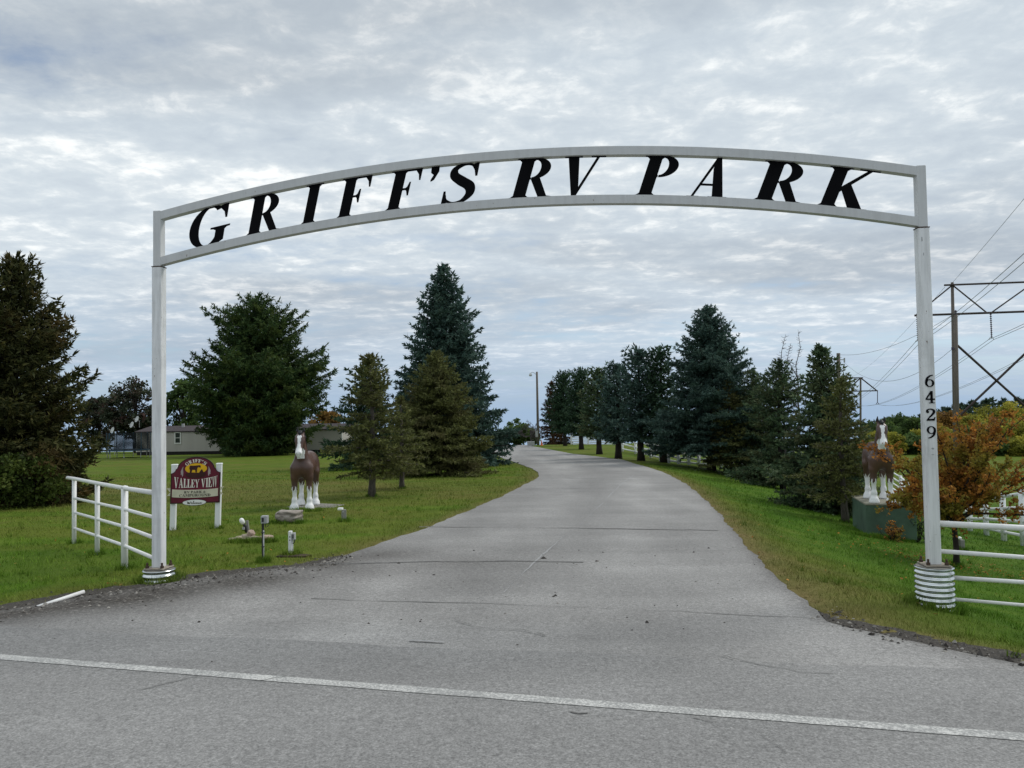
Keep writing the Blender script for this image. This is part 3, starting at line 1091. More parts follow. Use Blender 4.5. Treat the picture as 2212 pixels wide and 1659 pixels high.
def glyph_bounds(ch, shear=0.0):
    xs_ = [x + shear * y for p in GLYPH[ch] for x, y in p]
    return min(xs_), max(xs_)


def letter(name, ch, fn, depth, mat, parent, shear=0.0, origin=(0, 0, 0)):
    """fn(u, v, w): letter box (u 0..1 across, v 0..1 up, w out) -> point."""
    a, b = glyph_bounds(ch, shear)
    m = MB(origin)
    for k, poly in enumerate(GLYPH[ch]):
        m.prism([((x + shear * y - a) / (b - a), y) for x, y in poly], fn, depth * (1 + 0.03 * k))
    return m.build(name, mat, parent)


# ------------------------------------------------------------------ entrance arch
YL, YR = 9.40, 8.44
A0 = at(343.5, 1225, YL)             # foot plate of one post
B0 = at(2017, 1218, YR)
AT = at(343.5, 578, YL)
BT = at(1990.5, 494, YR)
AT.x = A0.x + (AT.x - A0.x) * 0.5
ex = Vector((BT.x - AT.x, BT.y - AT.y, 0)).normalized()
ey = Vector((ex.y, -ex.x, 0))        # towards the road
ez = Vector((0, 0, 1))
arch = empty('entrance_arch', (A0.x, A0.y, Tz(A0.x, A0.y)), 'white steel entrance arch over the drive with black serif letters', 'arch')
ao = arch.location


def post(bot, top, w=0.122):
    d = (top - bot).normalized()
    X = (ex - d * ex.dot(d)).normalized()
    Y = d.cross(X)
    m = MB(ao)
    m.bevel_box((bot + top) / 2, (w, w, (top - bot).length), 0.008, (X, Y, d))
    return m.build('post', 'white_steel', arch)


def corrugated_base(c, r, z0, z1, lip):
    prof = []
    n = max(2, int(round((z1 - z0) / 0.056)))
    k = n * 12
    for i in range(k + 1):
        z = z0 + (z1 - z0) * i / k
        prof.append((r + 0.0095 * math.cos(2 * math.pi * n * i / k), z - c.z))
    m = MB(ao)
    m.lathe(c, prof, 40)
    b = m.build('corrugated_base', 'galvanised', arch, smooth_=True)
    m = MB(ao)
    m.lathe(c, [(r - 0.012, z1 - c.z - 0.05), (r - 0.012, z1 - c.z + lip), (0.01, z1 - c.z + lip + .002)], 40)
    m.build('concrete_fill', 'concrete', b)
    # square foot plate with anchor bolts
    m = MB(ao)
    zc = z1 + lip + 0.014
    m.bevel_box(Vector((c.x, c.y, zc)), (0.25, 0.25, 0.016), 0.004, (ex, -ey, ez))
    m.build('base_plate', 'plate_rust', arch)
    for sx in (-1, 1):
        for sy in (-1, 1):
            m = MB(ao)
            q = Vector((c.x, c.y, zc + 0.008)) + ex * (0.094 * sx) + ey * (0.094 * sy)
            m.lathe(q, [(0.023, 0), (0.023, 0.028), (0.013, 0.030), (0.013, 0.062), (0.008, 0.066)], 6)
            m.build('anchor_bolt', 'rusty_bolt', arch)
    return b


cA = Vector((A0.x, A0.y, A0.z))
cB = Vector((B0.x, B0.y, B0.z))
corrugated_base(cA, 0.178, Tz(A0.x, A0.y) - 0.06, A0.z - 0.03, 0.012)
corrugated_base(cB, 0.188, Tz(B0.x, B0.y) - 0.08, B0.z - 0.03, 0.012)
post(A0, AT)
postB = post(B0, BT)
# numerals on the front of the numbered post
pd = (BT - B0).normalized()
for ch, v in (('6', 823), ('4', 858), ('2', 895.5), ('9', 933)):
    t = 0.0
    for _ in range(30):                 # walk up the post to the measured height
        q = B0 + (BT - B0) * t
        pv = CY - (np.dot(np.array(q) - _ORG, _UP) / np.dot(np.array(q) - _ORG, _FWD)) * FPX
        t += (pv - v) / 724.0 * 0.9
    c = B0 + (BT - B0) * t + ey * 0.0615
    hgt = 26 * pxm(YR) * 1.0
    fn = lambda u, vv, w, c=c, hgt=hgt: c + ex * ((u - .5) * hgt * .72) + pd * ((vv - .5) * hgt) + ey * w
    letter('numeral', ch, fn, 0.006, 'letter_black', postB, origin=ao)
# a few scuffs where the paint was knocked off
for (u, v, w, h) in ((2011, 971, 8, 5), (2010, 984, 9, 2.5), (1984, 520, 3, 14), (1989, 552, 2.5, 9)):
    t = (1218 - v) / 724.0
    c = B0 + (BT - B0) * t + ey * 0.0614
    m = MB(ao)
    poly = [(math.cos(a) * random.uniform(.5, 1), math.sin(a) * random.uniform(.5, 1)) for a in np.arange(0, 6.28, .6)]
    m.prism(poly, lambda uu, vv, ww: c + ex * (uu * w / 2 * pxm(YR) + (u - 2004 - (v - 860) * .036) * pxm(YR) * .6) + ez * (vv * h / 2 * pxm(YR)) + ey * ww, 0.0009)
    m.build('paint_scuff', 'grey_box', postB)

# the bowed frame: two end uprights, two curved beams
span = (Vector((BT.x, BT.y, 0)) - Vector((AT.x, AT.y, 0))).length
BEAM = 0.098
LOW = 0.0


def arch_z(s):
    return AT.z + (BT.z - AT.z) * s + ARCH_RISE * (1 - (2 * s - 1) ** 2)


def arch_pt(s, dz, out=0.0):
    p = Vector((AT.x, AT.y, 0)) + ex * (span * s) + ey * out
    p.z = arch_z(s) + dz
    return p


def proj(p):
    q = np.array(p) - _ORG
    d = np.dot(q, _FWD)
    return CX + FPX * np.dot(q, _RIGHT) / d, CY - FPX * np.dot(q, _UP) / d


ARCH_RISE = 0.0
_mid = arch_pt(0.5, 0)
_u, _v = proj(_mid)
ARCH_RISE = (_v - 448.0) * pxm((YL + YR) / 2)
FRAME_H = 0.675                        # bottom of the lower beam to top of the upper beam


def beam(dz, name):
    m = MB(ao)
    n = 48
    vs_, fs = [], []
    for i in range(n + 1):
        s = i / n
        for (yy, zz) in ((-BEAM / 2, 0), (BEAM / 2, 0), (BEAM / 2, BEAM), (-BEAM / 2, BEAM)):
            vs_.append(arch_pt(s, dz + zz, yy))
    for i in range(n):
        for k in range(4):
            j = (k + 1) % 4
            fs.append((i * 4 + k, i * 4 + j, i * 4 + 4 + j, i * 4 + 4 + k))
    fs += [(3, 2, 1, 0), (n * 4, n * 4 + 1, n * 4 + 2, n * 4 + 3)]
    m.add(vs_, fs)
    return m.build(name, 'grey_steel', arch)


beam(0.012, 'lower_beam')
beam(FRAME_H - BEAM, 'upper_beam')
for s, P0 in ((0, AT), (1, BT)):
    m = MB(ao)
    b = Vector(P0) + Vector((0, 0, 0.008))
    m.bevel_box(b + ez * (FRAME_H + 0.01) / 2, (0.098, 0.106, FRAME_H + 0.01), 0.005, (ex, -ey, ez))
    m.build('end_upright', 'grey_steel', arch)
    m = MB(ao)
    m.bevel_box(Vector(P0) + ez * 0.003, (0.13, 0.13, 0.010), 0.003, (ex, -ey, ez))
    m.build('cap_plate', 'rusty_bolt', arch)


def s_of(u, v):
    """Place along the arch plane on sight line (u, v)."""
    d = ray(u, v)
    n_ = np.array(ey)
    q0 = np.array((AT.x, AT.y, 0))
    t = np.dot(q0 - _ORG, n_) / np.dot(d, n_)
    p = _ORG + d * t
    return float(np.dot(p - q0, np.array(ex))) / span


for ch, ul, ur in (('G', 409, 497), ('R', 527, 607), ('I', 645, 701), ('F', 722, 806), ('F', 827, 915), ("'", 930, 951), ('S', 951, 1038),
                   ('R', 1095, 1192), ('V', 1222, 1312), ('P', 1367, 1468), ('A', 1481, 1569), ('R', 1621, 1737), ('K', 1759, 1906)):
    va = 470 - 60 * math.sin(math.pi * (ul - 343) / 1650)
    s0, s1 = s_of(ul, va), s_of(ur, va)
    z0, z1 = 0.012 + BEAM - 0.006, FRAME_H - BEAM + 0.006
    sm = (s0 + s1) / 2
    slope = (arch_z(sm + .01) - arch_z(sm - .01)) / (.02 * span)
    lean = 0.30 - 0.6 * slope                     # italics, turned with the bow
    xsc = 0.5
    for _ in range(40):                     # letter width that fills the measured box once sheared
        shear_g = lean * (z1 - z0) / xsc
        ga, gb = glyph_bounds(ch, shear_g)
        xsc = 0.5 * xsc + 0.5 * (s1 - s0) * span / (gb - ga)
    if ch == "'":
        shear_g = 0.12

    def fn(u, v, w, s0=s0, s1=s1):
        return arch_pt(s0 + (s1 - s0) * u, z0 + (z1 - z0) * v, -0.004 + w)
    letter('letter', ch, fn, 0.008, 'letter_black', arch, shear=shear_g, origin=ao)

# ------------------------------------------------------------------ plant generators


def norm(a):
    return a / (np.linalg.norm(a, axis=-1, keepdims=True) + 1e-9)


def needles(pos, dirs, size, g, nb=4, spread=0.55, width=0.17):
    """A tuft of nb narrow blades at every point; returns triangles and tones."""
    n = len(pos)
    d = norm(np.repeat(dirs, nb, 0) + g.normal(0, spread, (n * nb, 3)))
    L = np.repeat(size, nb) * g.uniform(.65, 1.35, n * nb)
    perp = norm(np.cross(d, g.normal(0, 1, (n * nb, 3))))
    w = (L * width)[:, None] * perp
    b = np.repeat(pos, nb, 0)
    mid = b + d * (L * .35)[:, None]
    V = np.stack([b, mid + w, b + d * L[:, None], mid - w], 1)
    tone = np.repeat(g.random(n), nb) * .65 + g.random(n * nb) * .35
    return V, tone


def conifer(H, Rad, seed, clear=0.05, spacing=0.34, per=7, droop=0.25, tip=0.22, up=0.55, low=-0.05, sprig=0.20, tw_gap=0.22, tw_len=0.40,
            prof=None, jag=0.25, gap=0.0, nb=4, width=0.17, trunk_r=None, max_tuft=26000, lean=0.0, spread=0.55, lopside=0.0):
    """Returns (trunk mesh builder, crown quads, tones) in metres with the foot at the origin."""
    g = np.random.default_rng(seed)
    prof = prof or (lambda t: (1 - t) ** 0.85)
    pos, dirs, siz = [], [], []
    tr = trunk_r or H * 0.016 + 0.03
    m = MB()
    bend = g.normal(0, 0.012 * H, 2)
    axis = lambda z: np.array((lean * z + bend[0] * math.sin(z / H * 3.0), bend[1] * math.sin(z / H * 2.3), z))
    zs = np.linspace(0, 1, 12)
    m.tube([Vector(axis(H * t)) for t in zs], [tr * (1.25 if t == 0 else 1) * (1 - t) ** .8 + 0.012 for t in zs], 8)
    z = clear * H
    while z < H * 0.985:
        t = z / H
        tc = (t - clear) / (1 - clear)
        k = max(4, int(per * (1 - .35 * tc)))
        a0 = g.uniform(0, 6.28)
        for i in range(k):
            if g.random() < gap:
                continue
            a = a0 + 6.283 * i / k + g.normal(0, .22)
            zz = z + g.uniform(-.5, .5) * spacing
            L = Rad * prof(min(max(tc, 0), 1)) * (1 + g.normal(0, jag)) * (1 + lopside * math.cos(a))
            L = max(L, 0.10 + 0.02 * H * (1 - t))
            el = low + (up - low) * tc ** 1.3
            n = max(4, int(L / .22))
            s = np.linspace(0, 1, n + 1)
            rr = L * s
            dz = L * (el * s - droop * s ** 2 * (1 - .5 * tc) + tip * s ** 3)
            c = axis(min(zz, H))
            pth = np.column_stack([c[0] + rr * math.cos(a), c[1] + rr * math.sin(a), zz + dz])
            if L > .5:
                step = max(1, len(pth) // 3)
                q = [Vector(p) for p in pth[::step]]
                m.tube(q, [max(.005, .018 * L * (1 - j / len(q)) + .004) for j in range(len(q))], 3, caps=False)
            out = np.array((math.cos(a), math.sin(a), 0)); side = np.array((-math.sin(a), math.cos(a), 0))
            sv = np.arange(.16, 1.0, tw_gap / max(L, .25))
            for s0 in sv:
                p0 = np.array([np.interp(s0, s, pth[:, j]) for j in range(3)])
                for sd in (-1, 1):
                    tl = (tw_len * L * (1 - s0) ** .8 * (.5 + s0) + .5 * sprig) * g.uniform(.6, 1.25)
                    dv = out * .62 + side * sd * .78 + np.array((0, 0, g.normal(-.05, .16) + .25 * tc))
                    dv /= np.linalg.norm(dv)
                    kk = max(1, int(tl / (sprig * .55)))
                    q = (np.arange(kk) + g.random(kk) * .6) / kk * tl
                    pp = p0 + dv * q[:, None]
                    pp[:, 2] -= droop * .25 * q ** 2
                    pos.append(pp); dirs.append(np.repeat(dv[None], kk, 0)); siz.append(np.full(kk, sprig))
            # leader of the branch
            tipd = pth[-1] - pth[-2]
            tipd /= np.linalg.norm(tipd) + 1e-9
            pos.append(pth[-2:]); dirs.append(np.repeat(tipd[None], 2, 0)); siz.append(np.full(2, sprig * 1.1))
        z += spacing * (1 - .45 * tc) * g.uniform(.8, 1.2)
    # leading shoot
    for q in np.linspace(.93, 1.0, 8):
        c = axis(H * q)
        for _ in range(4):
            dv = np.array((g.normal(0, .6), g.normal(0, .6), 1.0))
            pos.append(c[None]); dirs.append((dv / np.linalg.norm(dv))[None]); siz.append(np.full(1, sprig * 1.1))
    pos, dirs, siz = np.vstack(pos), np.vstack(dirs), np.concatenate(siz)
    if len(pos) > max_tuft:
        k = g.permutation(len(pos))[:max_tuft]
        siz = siz[k] * min(1.25, (len(pos) / max_tuft) ** .4)
        pos, dirs = pos[k], dirs[k]
    V, tone = needles(pos, dirs, siz, g, nb, width=width, spread=spread)
    return m, V, tone


def broadleaf(H, Rad, seed, clear=0.25, clumps=60, leaves=130, leaf=0.16, clump_r=0.28, trunk_r=None, shape=1.0, low=0.0):
    """Round-headed tree: leaf faces in uneven clumps spread through the crown."""
    g = np.random.default_rng(seed)
    m = MB()
    tr = trunk_r or H * .02
    m.tube([(0, 0, -.1), (0.02 * H, 0, H * .3), (0, 0.02 * H, H * .55), (0, 0, H * .8)], [tr * 1.2, tr, tr * .7, tr * .25], 7)
    V, tone = [], []
    cz0, cz1 = H * clear, H
    for i in range(clumps):
        u = g.normal(0, 1, 3); u /= np.linalg.norm(u)
        r = g.uniform(.35, 1.0) ** .5
        c = np.array((u[0] * Rad * r, u[1] * Rad * r, (cz0 + cz1) / 2 + u[2] * (cz1 - cz0) / 2 * r * .88))
        t = (c[2] - cz0) / (cz1 - cz0)
        k = (1 - abs(2 * t - 1 + low) ** 2.2 * .55)
        c[:2] *= k
        cr = clump_r * Rad * g.uniform(.55, 1.35)
        m.tube([(0, 0, H * (.2 + .3 * max(0, t - .1))), tuple(c * np.array((.5, .5, 1)) * np.array((1, 1, .85))), tuple(c)], [tr * .35, tr * .18, .01], 4, caps=False)
        n = int(leaves * g.uniform(.6, 1.4))
        p = c + norm(g.normal(0, 1, (n, 3))) * (cr * g.random((n, 1)) ** .45) * np.array((1, 1, .72))
        d = norm(g.normal(0, 1, (n, 3)) + np.array((0, 0, -.2)))
        e = norm(np.cross(d, g.normal(0, 1, (n, 3))))
        s = leaf * g.uniform(.6, 1.4, (n, 1))
        V.append(np.stack([p, p + d * s * .5 + e * s * .38, p + d * s, p + d * s * .5 - e * s * .38], 1))
        tone.append(np.clip(g.random() * .55 + g.random(n) * .45, 0, 1))
    return m, np.vstack(V), np.concatenate(tone)


def branching(seed, H, spread, depth, r0, first=0.3, kids=(3, 4), ratio=.68, upright=.35, stems=1, rfac=.62, minr=.003):
    """Forking twigs; returns the builder and the outer twig segments."""
    g = random.Random(seed)
    m = MB(); tips = []

    def grow(p, d, L, r, k):
        n = 3
        pts, q, dd = [p], p, d
        for i in range(n):
            dd = (dd + Vector((g.gauss(0, .13), g.gauss(0, .13), g.gauss(.04, .08)))).normalized()
            q = q + dd * (L / n)
            pts.append(q)
        m.tube(pts, [max(minr, r * (1 - .35 * i / n)) for i in range(n + 1)], 5 if k > 2 else 3, caps=False)
        if k <= 1:
            tips.append((pts[0], pts[-1]))
        if k == 0:
            return
        for _ in range(g.randint(*kids)):
            a = pts[g.randint(1, n)]
            nd = (dd * upright + Vector((g.gauss(0, 1), g.gauss(0, 1), g.gauss(.25, .6))).normalized() * spread).normalized()
            grow(a, nd, L * ratio * g.uniform(.75, 1.2), r * rfac, k - 1)

    for s in range(stems):
        d = Vector((g.gauss(0, .05), g.gauss(0, .05), 1)).normalized() if stems == 1 else Vector((g.gauss(0, .35), g.gauss(0, .35), 1)).normalized()
        grow(Vector((0, 0, -.05)), d, H * first, r0, depth)
    return m, tips


def plant(name, label, cat, foot, gen, leaf_mat, bark='bark_dark', group=None, rz=0.0, crown='crown'):
    m, V, tone = gen
    o_ = empty(name, foot, label, cat, group, rz)
    m.build('trunk', bark, o_, smooth_=True)
    link(crown, tri_mesh(crown, V, tone), leaf_mat, o_)
    return o_


def stand(u, v, vt):
    """Foot on the ground at (u, v) and the height of a thing whose top is at vt."""
    p = hit(u, v)
    return p, top_z(u, vt, p.y) - p.z


def tree_px(name, label, u, v, vt, half, leaf_mat, seed, bark='bark_dark', group=None, gen=conifer, rz=0.0, **kw):
    p, H = stand(u, v, vt)
    p.z -= 0.05
    return plant(name, label, 'tree', p, gen(H, half * pxm(p.y), seed, **kw), leaf_mat, bark, group, rz)


# spruces left of the drive
cone = lambda t: (1 - t) ** 0.78
tree_px('blue_spruce', 'tallest blue spruce, broad pointed cone beside the bend of the drive', 962, 1005, 572, 142, 'blue_spruce', 21,
        spacing=.34, per=10, droop=.30, tip=.26, sprig=.225, tw_gap=.25, tw_len=.46, prof=cone, clear=.04, max_tuft=44000, jag=.16, nb=5)
tree_px('dark_spruce', 'dark spruce peeping out behind the slim olive spruce, above the white tank', 800, 1012, 775, 92, 'dark_spruce', 22,
        spacing=.32, per=7, droop=.25, tip=.25, sprig=.22, tw_gap=.25, prof=lambda t: (1 - t) ** .7, clear=.10, max_tuft=14000, jag=.28)
tree_px('olive_spruce', 'bushy olive green spruce in front of the tallest blue spruce', 946, 1026, 760, 124, 'olive_spruce', 23, clear=.08,
        spacing=.20, per=9, droop=.22, tip=.18, sprig=.14, tw_gap=.15, tw_len=.45, prof=lambda t: (1 - t) ** .8, max_tuft=26000, jag=.18)
tree_px('olive_spruce', 'slim olive spruce with a bare crooked trunk, nearest the brown horse on the lawn', 803, 1073, 766, 80, 'olive_spruce', 24, bark='bark_grey',
        clear=.20, spacing=.17, per=7, droop=.40, tip=.28, sprig=.115, tw_gap=.13, tw_len=.38, prof=lambda t: (1 - t) ** .62 * (1 - .25 * (t < .1)), gap=.10, max_tuft=17000, jag=.26, lean=-.012)
tree_px('young_spruce', 'small thin young spruce between the two olive spruces', 868, 1056, 856, 54, 'olive_spruce', 25, bark='bark_grey',
        clear=.22, spacing=.15, per=6, droop=.30, tip=.22, sprig=.10, tw_gap=.13, prof=lambda t: (1 - t) ** .7, gap=.12, max_tuft=9000, jag=.25)

# the big pine in front of the long house
tree_px('white_pine', 'large dark rounded pine standing in front of the long beige house', 558, 984, 645, 150, 'pine_needles', 31,
        clear=.02, spacing=.62, per=10, droop=.05, tip=.16, up=.70, low=.10, sprig=.30, tw_gap=.30, tw_len=.52, max_tuft=36000, jag=.13, nb=5, width=.15, spread=.9,
        prof=lambda t: ((1 - max(0, t - .30) / .70) ** .62 * (.90 + .10 * math.sin(t * 19)) if t > .30 else .62 + 1.25 * t))
# cedar at the edge of the picture with leafy undergrowth
tree_px('red_cedar', 'big dark cedar with bronze tinged feathery branches at the edge of the lawn', 30, 1088, 562, 205, 'cedar_foliage', 41,
        clear=.01, spacing=.24, per=10, droop=.02, tip=.10, up=1.0, low=.12, sprig=.17, tw_gap=.17, tw_len=.44, max_tuft=38000, jag=.17, nb=5, width=.15, spread=.55,
        prof=lambda t: (1 - t) ** .70 * (.9 + .1 * math.sin(t * 23)) if t > .12 else .80 + t)
p = hit(55, 1096)
plant('leafy_shrub', 'light green leafy shrub growing at the foot of the big cedar', 'shrub', p,
      broadleaf(1.55, 1.15, 42, clear=.0, clumps=46, leaves=110, leaf=.085, clump_r=.34, trunk_r=.03), 'vine_leaves')
p = hit(-25, 1088)
plant('leafy_shrub', 'taller leafy shrub cut by the picture edge under the big cedar', 'shrub', p,
      broadleaf(2.7, 1.15, 43, clear=.0, clumps=56, leaves=120, leaf=.09, clump_r=.34, trunk_r=.03), 'vine_leaves')
# trees behind the house


def far_tree(name, label, u, vb, vt, half, y, mat, seed, group=None, gen=broadleaf, **kw):
    a, b = at(u, vb, y), at(u, vt, y)
    z0 = min(Tz(a.x, a.y), a.z)
    p_ = Vector((a.x, a.y, Tz(a.x, a.y) - .1))
    return plant(name, label, 'tree', p_, gen(b.z - p_.z, half * pxm(y), seed, **kw), mat, 'bark_dark', group)


far_tree('maple_tree', 'dark purplish maple rising behind the satellite dishes', 292, 975, 808, 60, 100, 'maple_dark', 51, clear=.12, clumps=80, leaves=120, leaf=.34, clump_r=.30)
far_tree('maple_tree', 'smaller dark tree between the cedar and the purplish maple', 214, 985, 850, 40, 104, 'maple_dark', 52, clear=.10, clumps=50, leaves=110, leaf=.34, clump_r=.32)
far_tree('leafy_tree', 'green leafy tree just right of the arch post behind the house', 396, 975, 815, 46, 98, 'tree_green', 53, clear=.10, clumps=60, leaves=110, leaf=.34, clump_r=.30)
far_tree('leafy_tree', 'yellowish tree behind the house end, right of the big pine', 706, 975, 878, 34, 108, 'tree_orange', 54, clear=.1, clumps=36, leaves=110, leaf=.34, clump_r=.34)
far_tree('round_bush', 'low round green tree where the drive drops out of sight', 1117, 975, 905, 27, 128, 'tree_green', 55, clear=.0, clumps=40, leaves=110, leaf=.32, clump_r=.34)
far_tree('round_bush', 'second low tree hugging the pole beyond the crest', 1150, 975, 922, 18, 132, 'tree_green', 56, clear=.0, clumps=26, leaves=100, leaf=.32, clump_r=.36)
far_tree('round_bush', 'low dark bush between the tallest spruce and the crest', 1084, 978, 932, 18, 126, 'dark_spruce', 57, clear=.0, clumps=26, leaves=100, leaf=.32, clump_r=.36)

# row of evergreens right of the drive
row = 'evergreens in a row beside the far bend of the drive'
rowp = lambda t: (1 - t) ** .42 if t > .2 else .95
for k, (u, v, vt, half, mat, lab) in enumerate((  # u, foot, top, half width
        (1221, 963, 806, 34, 'dark_spruce', 'farthest dark evergreen of the row by the drive'),
        (1256, 971, 800, 38, 'dark_spruce', 'second evergreen of the row counted from the lamp pole'),
        (1295, 981, 800, 42, 'mixed_spruce', 'third evergreen of the row, in front of the white slat fence'),
        (1336, 991, 791, 50, 'blue_spruce', 'bluish evergreen in the middle of the row'),
        (1385, 995, 760, 54, 'blue_spruce', 'tall rounded bluish evergreen left of the darkest one'),
        (1434, 999, 761, 50, 'dark_spruce', 'darkest rounded evergreen beside the big pointed blue spruce'))):
    tree_px('row_spruce', lab, u, v, vt, half, mat, 60 + k, group=row, clear=.20, spacing=.34, per=9, droop=.12, tip=.18, up=.85, low=0.08, sprig=.26 - .004 * k,
            tw_gap=.30, tw_len=.42, prof=rowp, max_tuft=11000 + 1400 * k, jag=.20, trunk_r=.24 - .008 * k)
far_tree('brown_spruce', 'browning conifer behind the lamp pole at the crest', 1194, 970, 826, 26, 124, 'brown_conifer', 71, gen=conifer, clear=.04, spacing=.5, per=8, sprig=.36, tw_gap=.4, max_tuft=7000, jag=.2, prof=lambda t: (1 - t) ** .55)
far_tree('brown_spruce', 'small rust coloured conifer to the right of the lamp pole', 1214, 970, 848, 22, 118, 'brown_conifer', 72, gen=conifer, clear=.04, spacing=.5, per=8, sprig=.34, tw_gap=.4, max_tuft=6000, jag=.2, prof=lambda t: (1 - t) ** .55)
tree_px('blue_spruce', 'big pointed blue spruce right of the drive with a thick dark trunk', 1537, 1016, 659, 128, 'blue_spruce', 81, clear=.15,
        spacing=.24, per=10, droop=.20, tip=.22, sprig=.145, tw_gap=.155, tw_len=.46, prof=lambda t: (1 - t) ** .72, max_tuft=42000, jag=.15, nb=5, trunk_r=.22)
tree_px('olive_spruce', 'small olive spruce in front of the big pointed blue spruce', 1578, 1027, 820, 64, 'olive_spruce', 82, bark='bark_grey', clear=.16,
        spacing=.17, per=8, droop=.24, tip=.20, sprig=.12, tw_gap=.14, prof=lambda t: (1 - t) ** .75, max_tuft=13000, jag=.22, gap=.06)
tree_px('grey_green_spruce', 'grey green spruce with a double head between the olive and the pointed dark spruce', 1634, 1037, 800, 78, 'mixed_spruce', 83, clear=.10,
        spacing=.19, per=8, droop=.26, tip=.22, sprig=.135, tw_gap=.16, prof=lambda t: (1 - t) ** .66, max_tuft=17000, jag=.26, gap=.08)
tree_px('ragged_spruce', 'ragged spruce below the bare dead tops', 1692, 1058, 776, 90, 'mixed_spruce', 84, clear=.06,
        spacing=.19, per=8, droop=.22, tip=.22, sprig=.135, tw_gap=.16, prof=lambda t: (1 - t) ** .50 * (.85 + .15 * math.sin(19 * t)), max_tuft=20000, jag=.34, gap=.10)
tree_px('pointed_spruce', 'dark pointed spruce behind the thin olive one near the green pedestal', 1782, 1104, 748, 112, 'mixed_spruce', 85, clear=.05,
        spacing=.17, per=9, droop=.26, tip=.22, sprig=.13, tw_gap=.145, tw_len=.44, prof=lambda t: (1 - t) ** .74, max_tuft=30000, jag=.20)
tree_px('thin_spruce', 'thin olive spruce with a bare lower trunk, closest to the green pedestal', 1827, 1129, 815, 76, 'olive_spruce', 86, bark='bark_grey', clear=.22,
        spacing=.15, per=7, droop=.36, tip=.26, sprig=.095, tw_gap=.115, prof=lambda t: (1 - t) ** .62, max_tuft=16000, jag=.26, gap=.10)
# dead tops of the ragged spruce stand on their own stems
p, H = stand(1700, 1060, 712)
for k, (du, vt, lab) in enumerate(((30, 712, 'bare dead treetop, taller of the two above the ragged spruce'), (-5, 722, 'bare dead treetop with a forked tip, above the ragged spruce'), (14, 740, 'lowest bare dead treetop between the two others'))):
    b = at(1700 + du, 1040, p.y + .2)
    b.z = Tz(b.x, b.y) - .05
    hh = top_z(1700 + du, vt, b.y) - b.z
    gg = random.Random(90 + k)
    m = MB()
    pts = [Vector((gg.gauss(0, .025) * i, gg.gauss(0, .02) * i, hh * i / 9)) for i in range(10)]
    m.tube(pts, [.075 * (1 - i / 9.6) for i in range(10)], 6)
    for j in range(70):
        t = gg.uniform(.52, .99)
        i = int(t * 9)
        a = pts[i].lerp(pts[min(i + 1, 9)], t * 9 - i)
        an = gg.uniform(0, 6.28)
        L = (.15 + .75 * (1 - t)) * gg.uniform(.5, 1.1)
        d = Vector((math.cos(an), math.sin(an), gg.uniform(-.1, .55)))
        e = a + d * L
        m.tube([a, a.lerp(e, .5) + Vector((0, 0, -.02)), e + Vector((0, 0, .07 * L))], [.013, .009, .004], 3, caps=False)
    o_ = m.build('dead_treetop', 'dead_twig')
    o_.location = b
    tag(o_, lab, 'dead tree', 'dead treetops above the ragged spruce')

# bare tree far up by the lamp pole
m, tips = branching(7, 7.5, .9, 5, .13, first=.32, kids=(3, 4), ratio=.66, minr=.022)
b = at(1148, 965, 126); b.z = Tz(b.x, b.y)
o_ = m.build('bare_tree', 'dead_twig'); o_.location = b
tag(o_, 'leafless tree with fine grey twigs left of the lamp pole', 'tree')

# autumn crab apple by the numbered post
p, H = stand(2066, 1224, 893)
m = MB(); g0 = random.Random(15); V, TN = [], []
gnp = np.random.default_rng(15)
m.tube([(0, 0, -.05), (.01, 0, .35), (-.01, .02, H * .32), (0, 0, H * .42)], [.062, .050, .045, .036], 8)
half_w = 168 * pxm(p.y)
for i in range(46):
    a = g0.uniform(0, 6.283)
    L = H * g0.uniform(.46, .80)
    el = g0.uniform(.12, 1.35)
    if math.cos(a) < -.25:
        L *= .66; el *= .55
    st = Vector((0, 0, H * g0.uniform(.27, .42)))
    d = Vector((math.cos(a) * math.cos(el), math.sin(a) * math.cos(el), math.sin(el)))
    pts = [st]
    for k in range(6):
        d = (d + Vector((g0.gauss(0, .14), g0.gauss(0, .14), g0.gauss(.03, .10)))).normalized()
        pts.append(pts[-1] + d * (L / 6))
    m.tube(pts, [.021 * (1 - k / 7) + .003 for k in range(7)], 5, caps=False)
    for j in range(24):
        t = g0.uniform(1.3, 5.98)
        k = int(t)
        a0_ = pts[k].lerp(pts[k + 1], t - k)
        dd = ((pts[k + 1] - pts[k]).normalized() * .55 + Vector((g0.gauss(0, 1), g0.gauss(0, 1), g0.gauss(.2, .8))).normalized()).normalized()
        l2 = g0.uniform(.14, .42) * (1.15 - t / 9)
        e_ = a0_ + dd * l2
        m.tube([a0_, e_], [.006, .002], 3, caps=False)
        n = int(26 * l2 / .25) + 5
        q = np.array(a0_)[None] + np.array(dd)[None] * (gnp.random((n, 1)) * l2) + gnp.normal(0, .022, (n, 3))
        dv = norm(np.array(dd)[None] * .5 + gnp.normal(0, 1, (n, 3)))
        ev = norm(np.cross(dv, gnp.normal(0, 1, (n, 3))))
        s = gnp.uniform(.035, .075, (n, 1))
        V.append(np.stack([q, q + dv * s * .5 + ev * s * .34, q + dv * s, q + dv * s * .5 - ev * s * .34], 1))
        TN.append(np.clip(g0.random() * .5 + gnp.random(n) * .5, 0, 1))
p.z -= .02
plant('crab_apple_tree', 'small autumn tree with rusty orange and olive leaves behind the numbered post', 'tree', p, (m, np.vstack(V), np.concatenate(TN)), 'autumn_shrub', 'bark_dark')

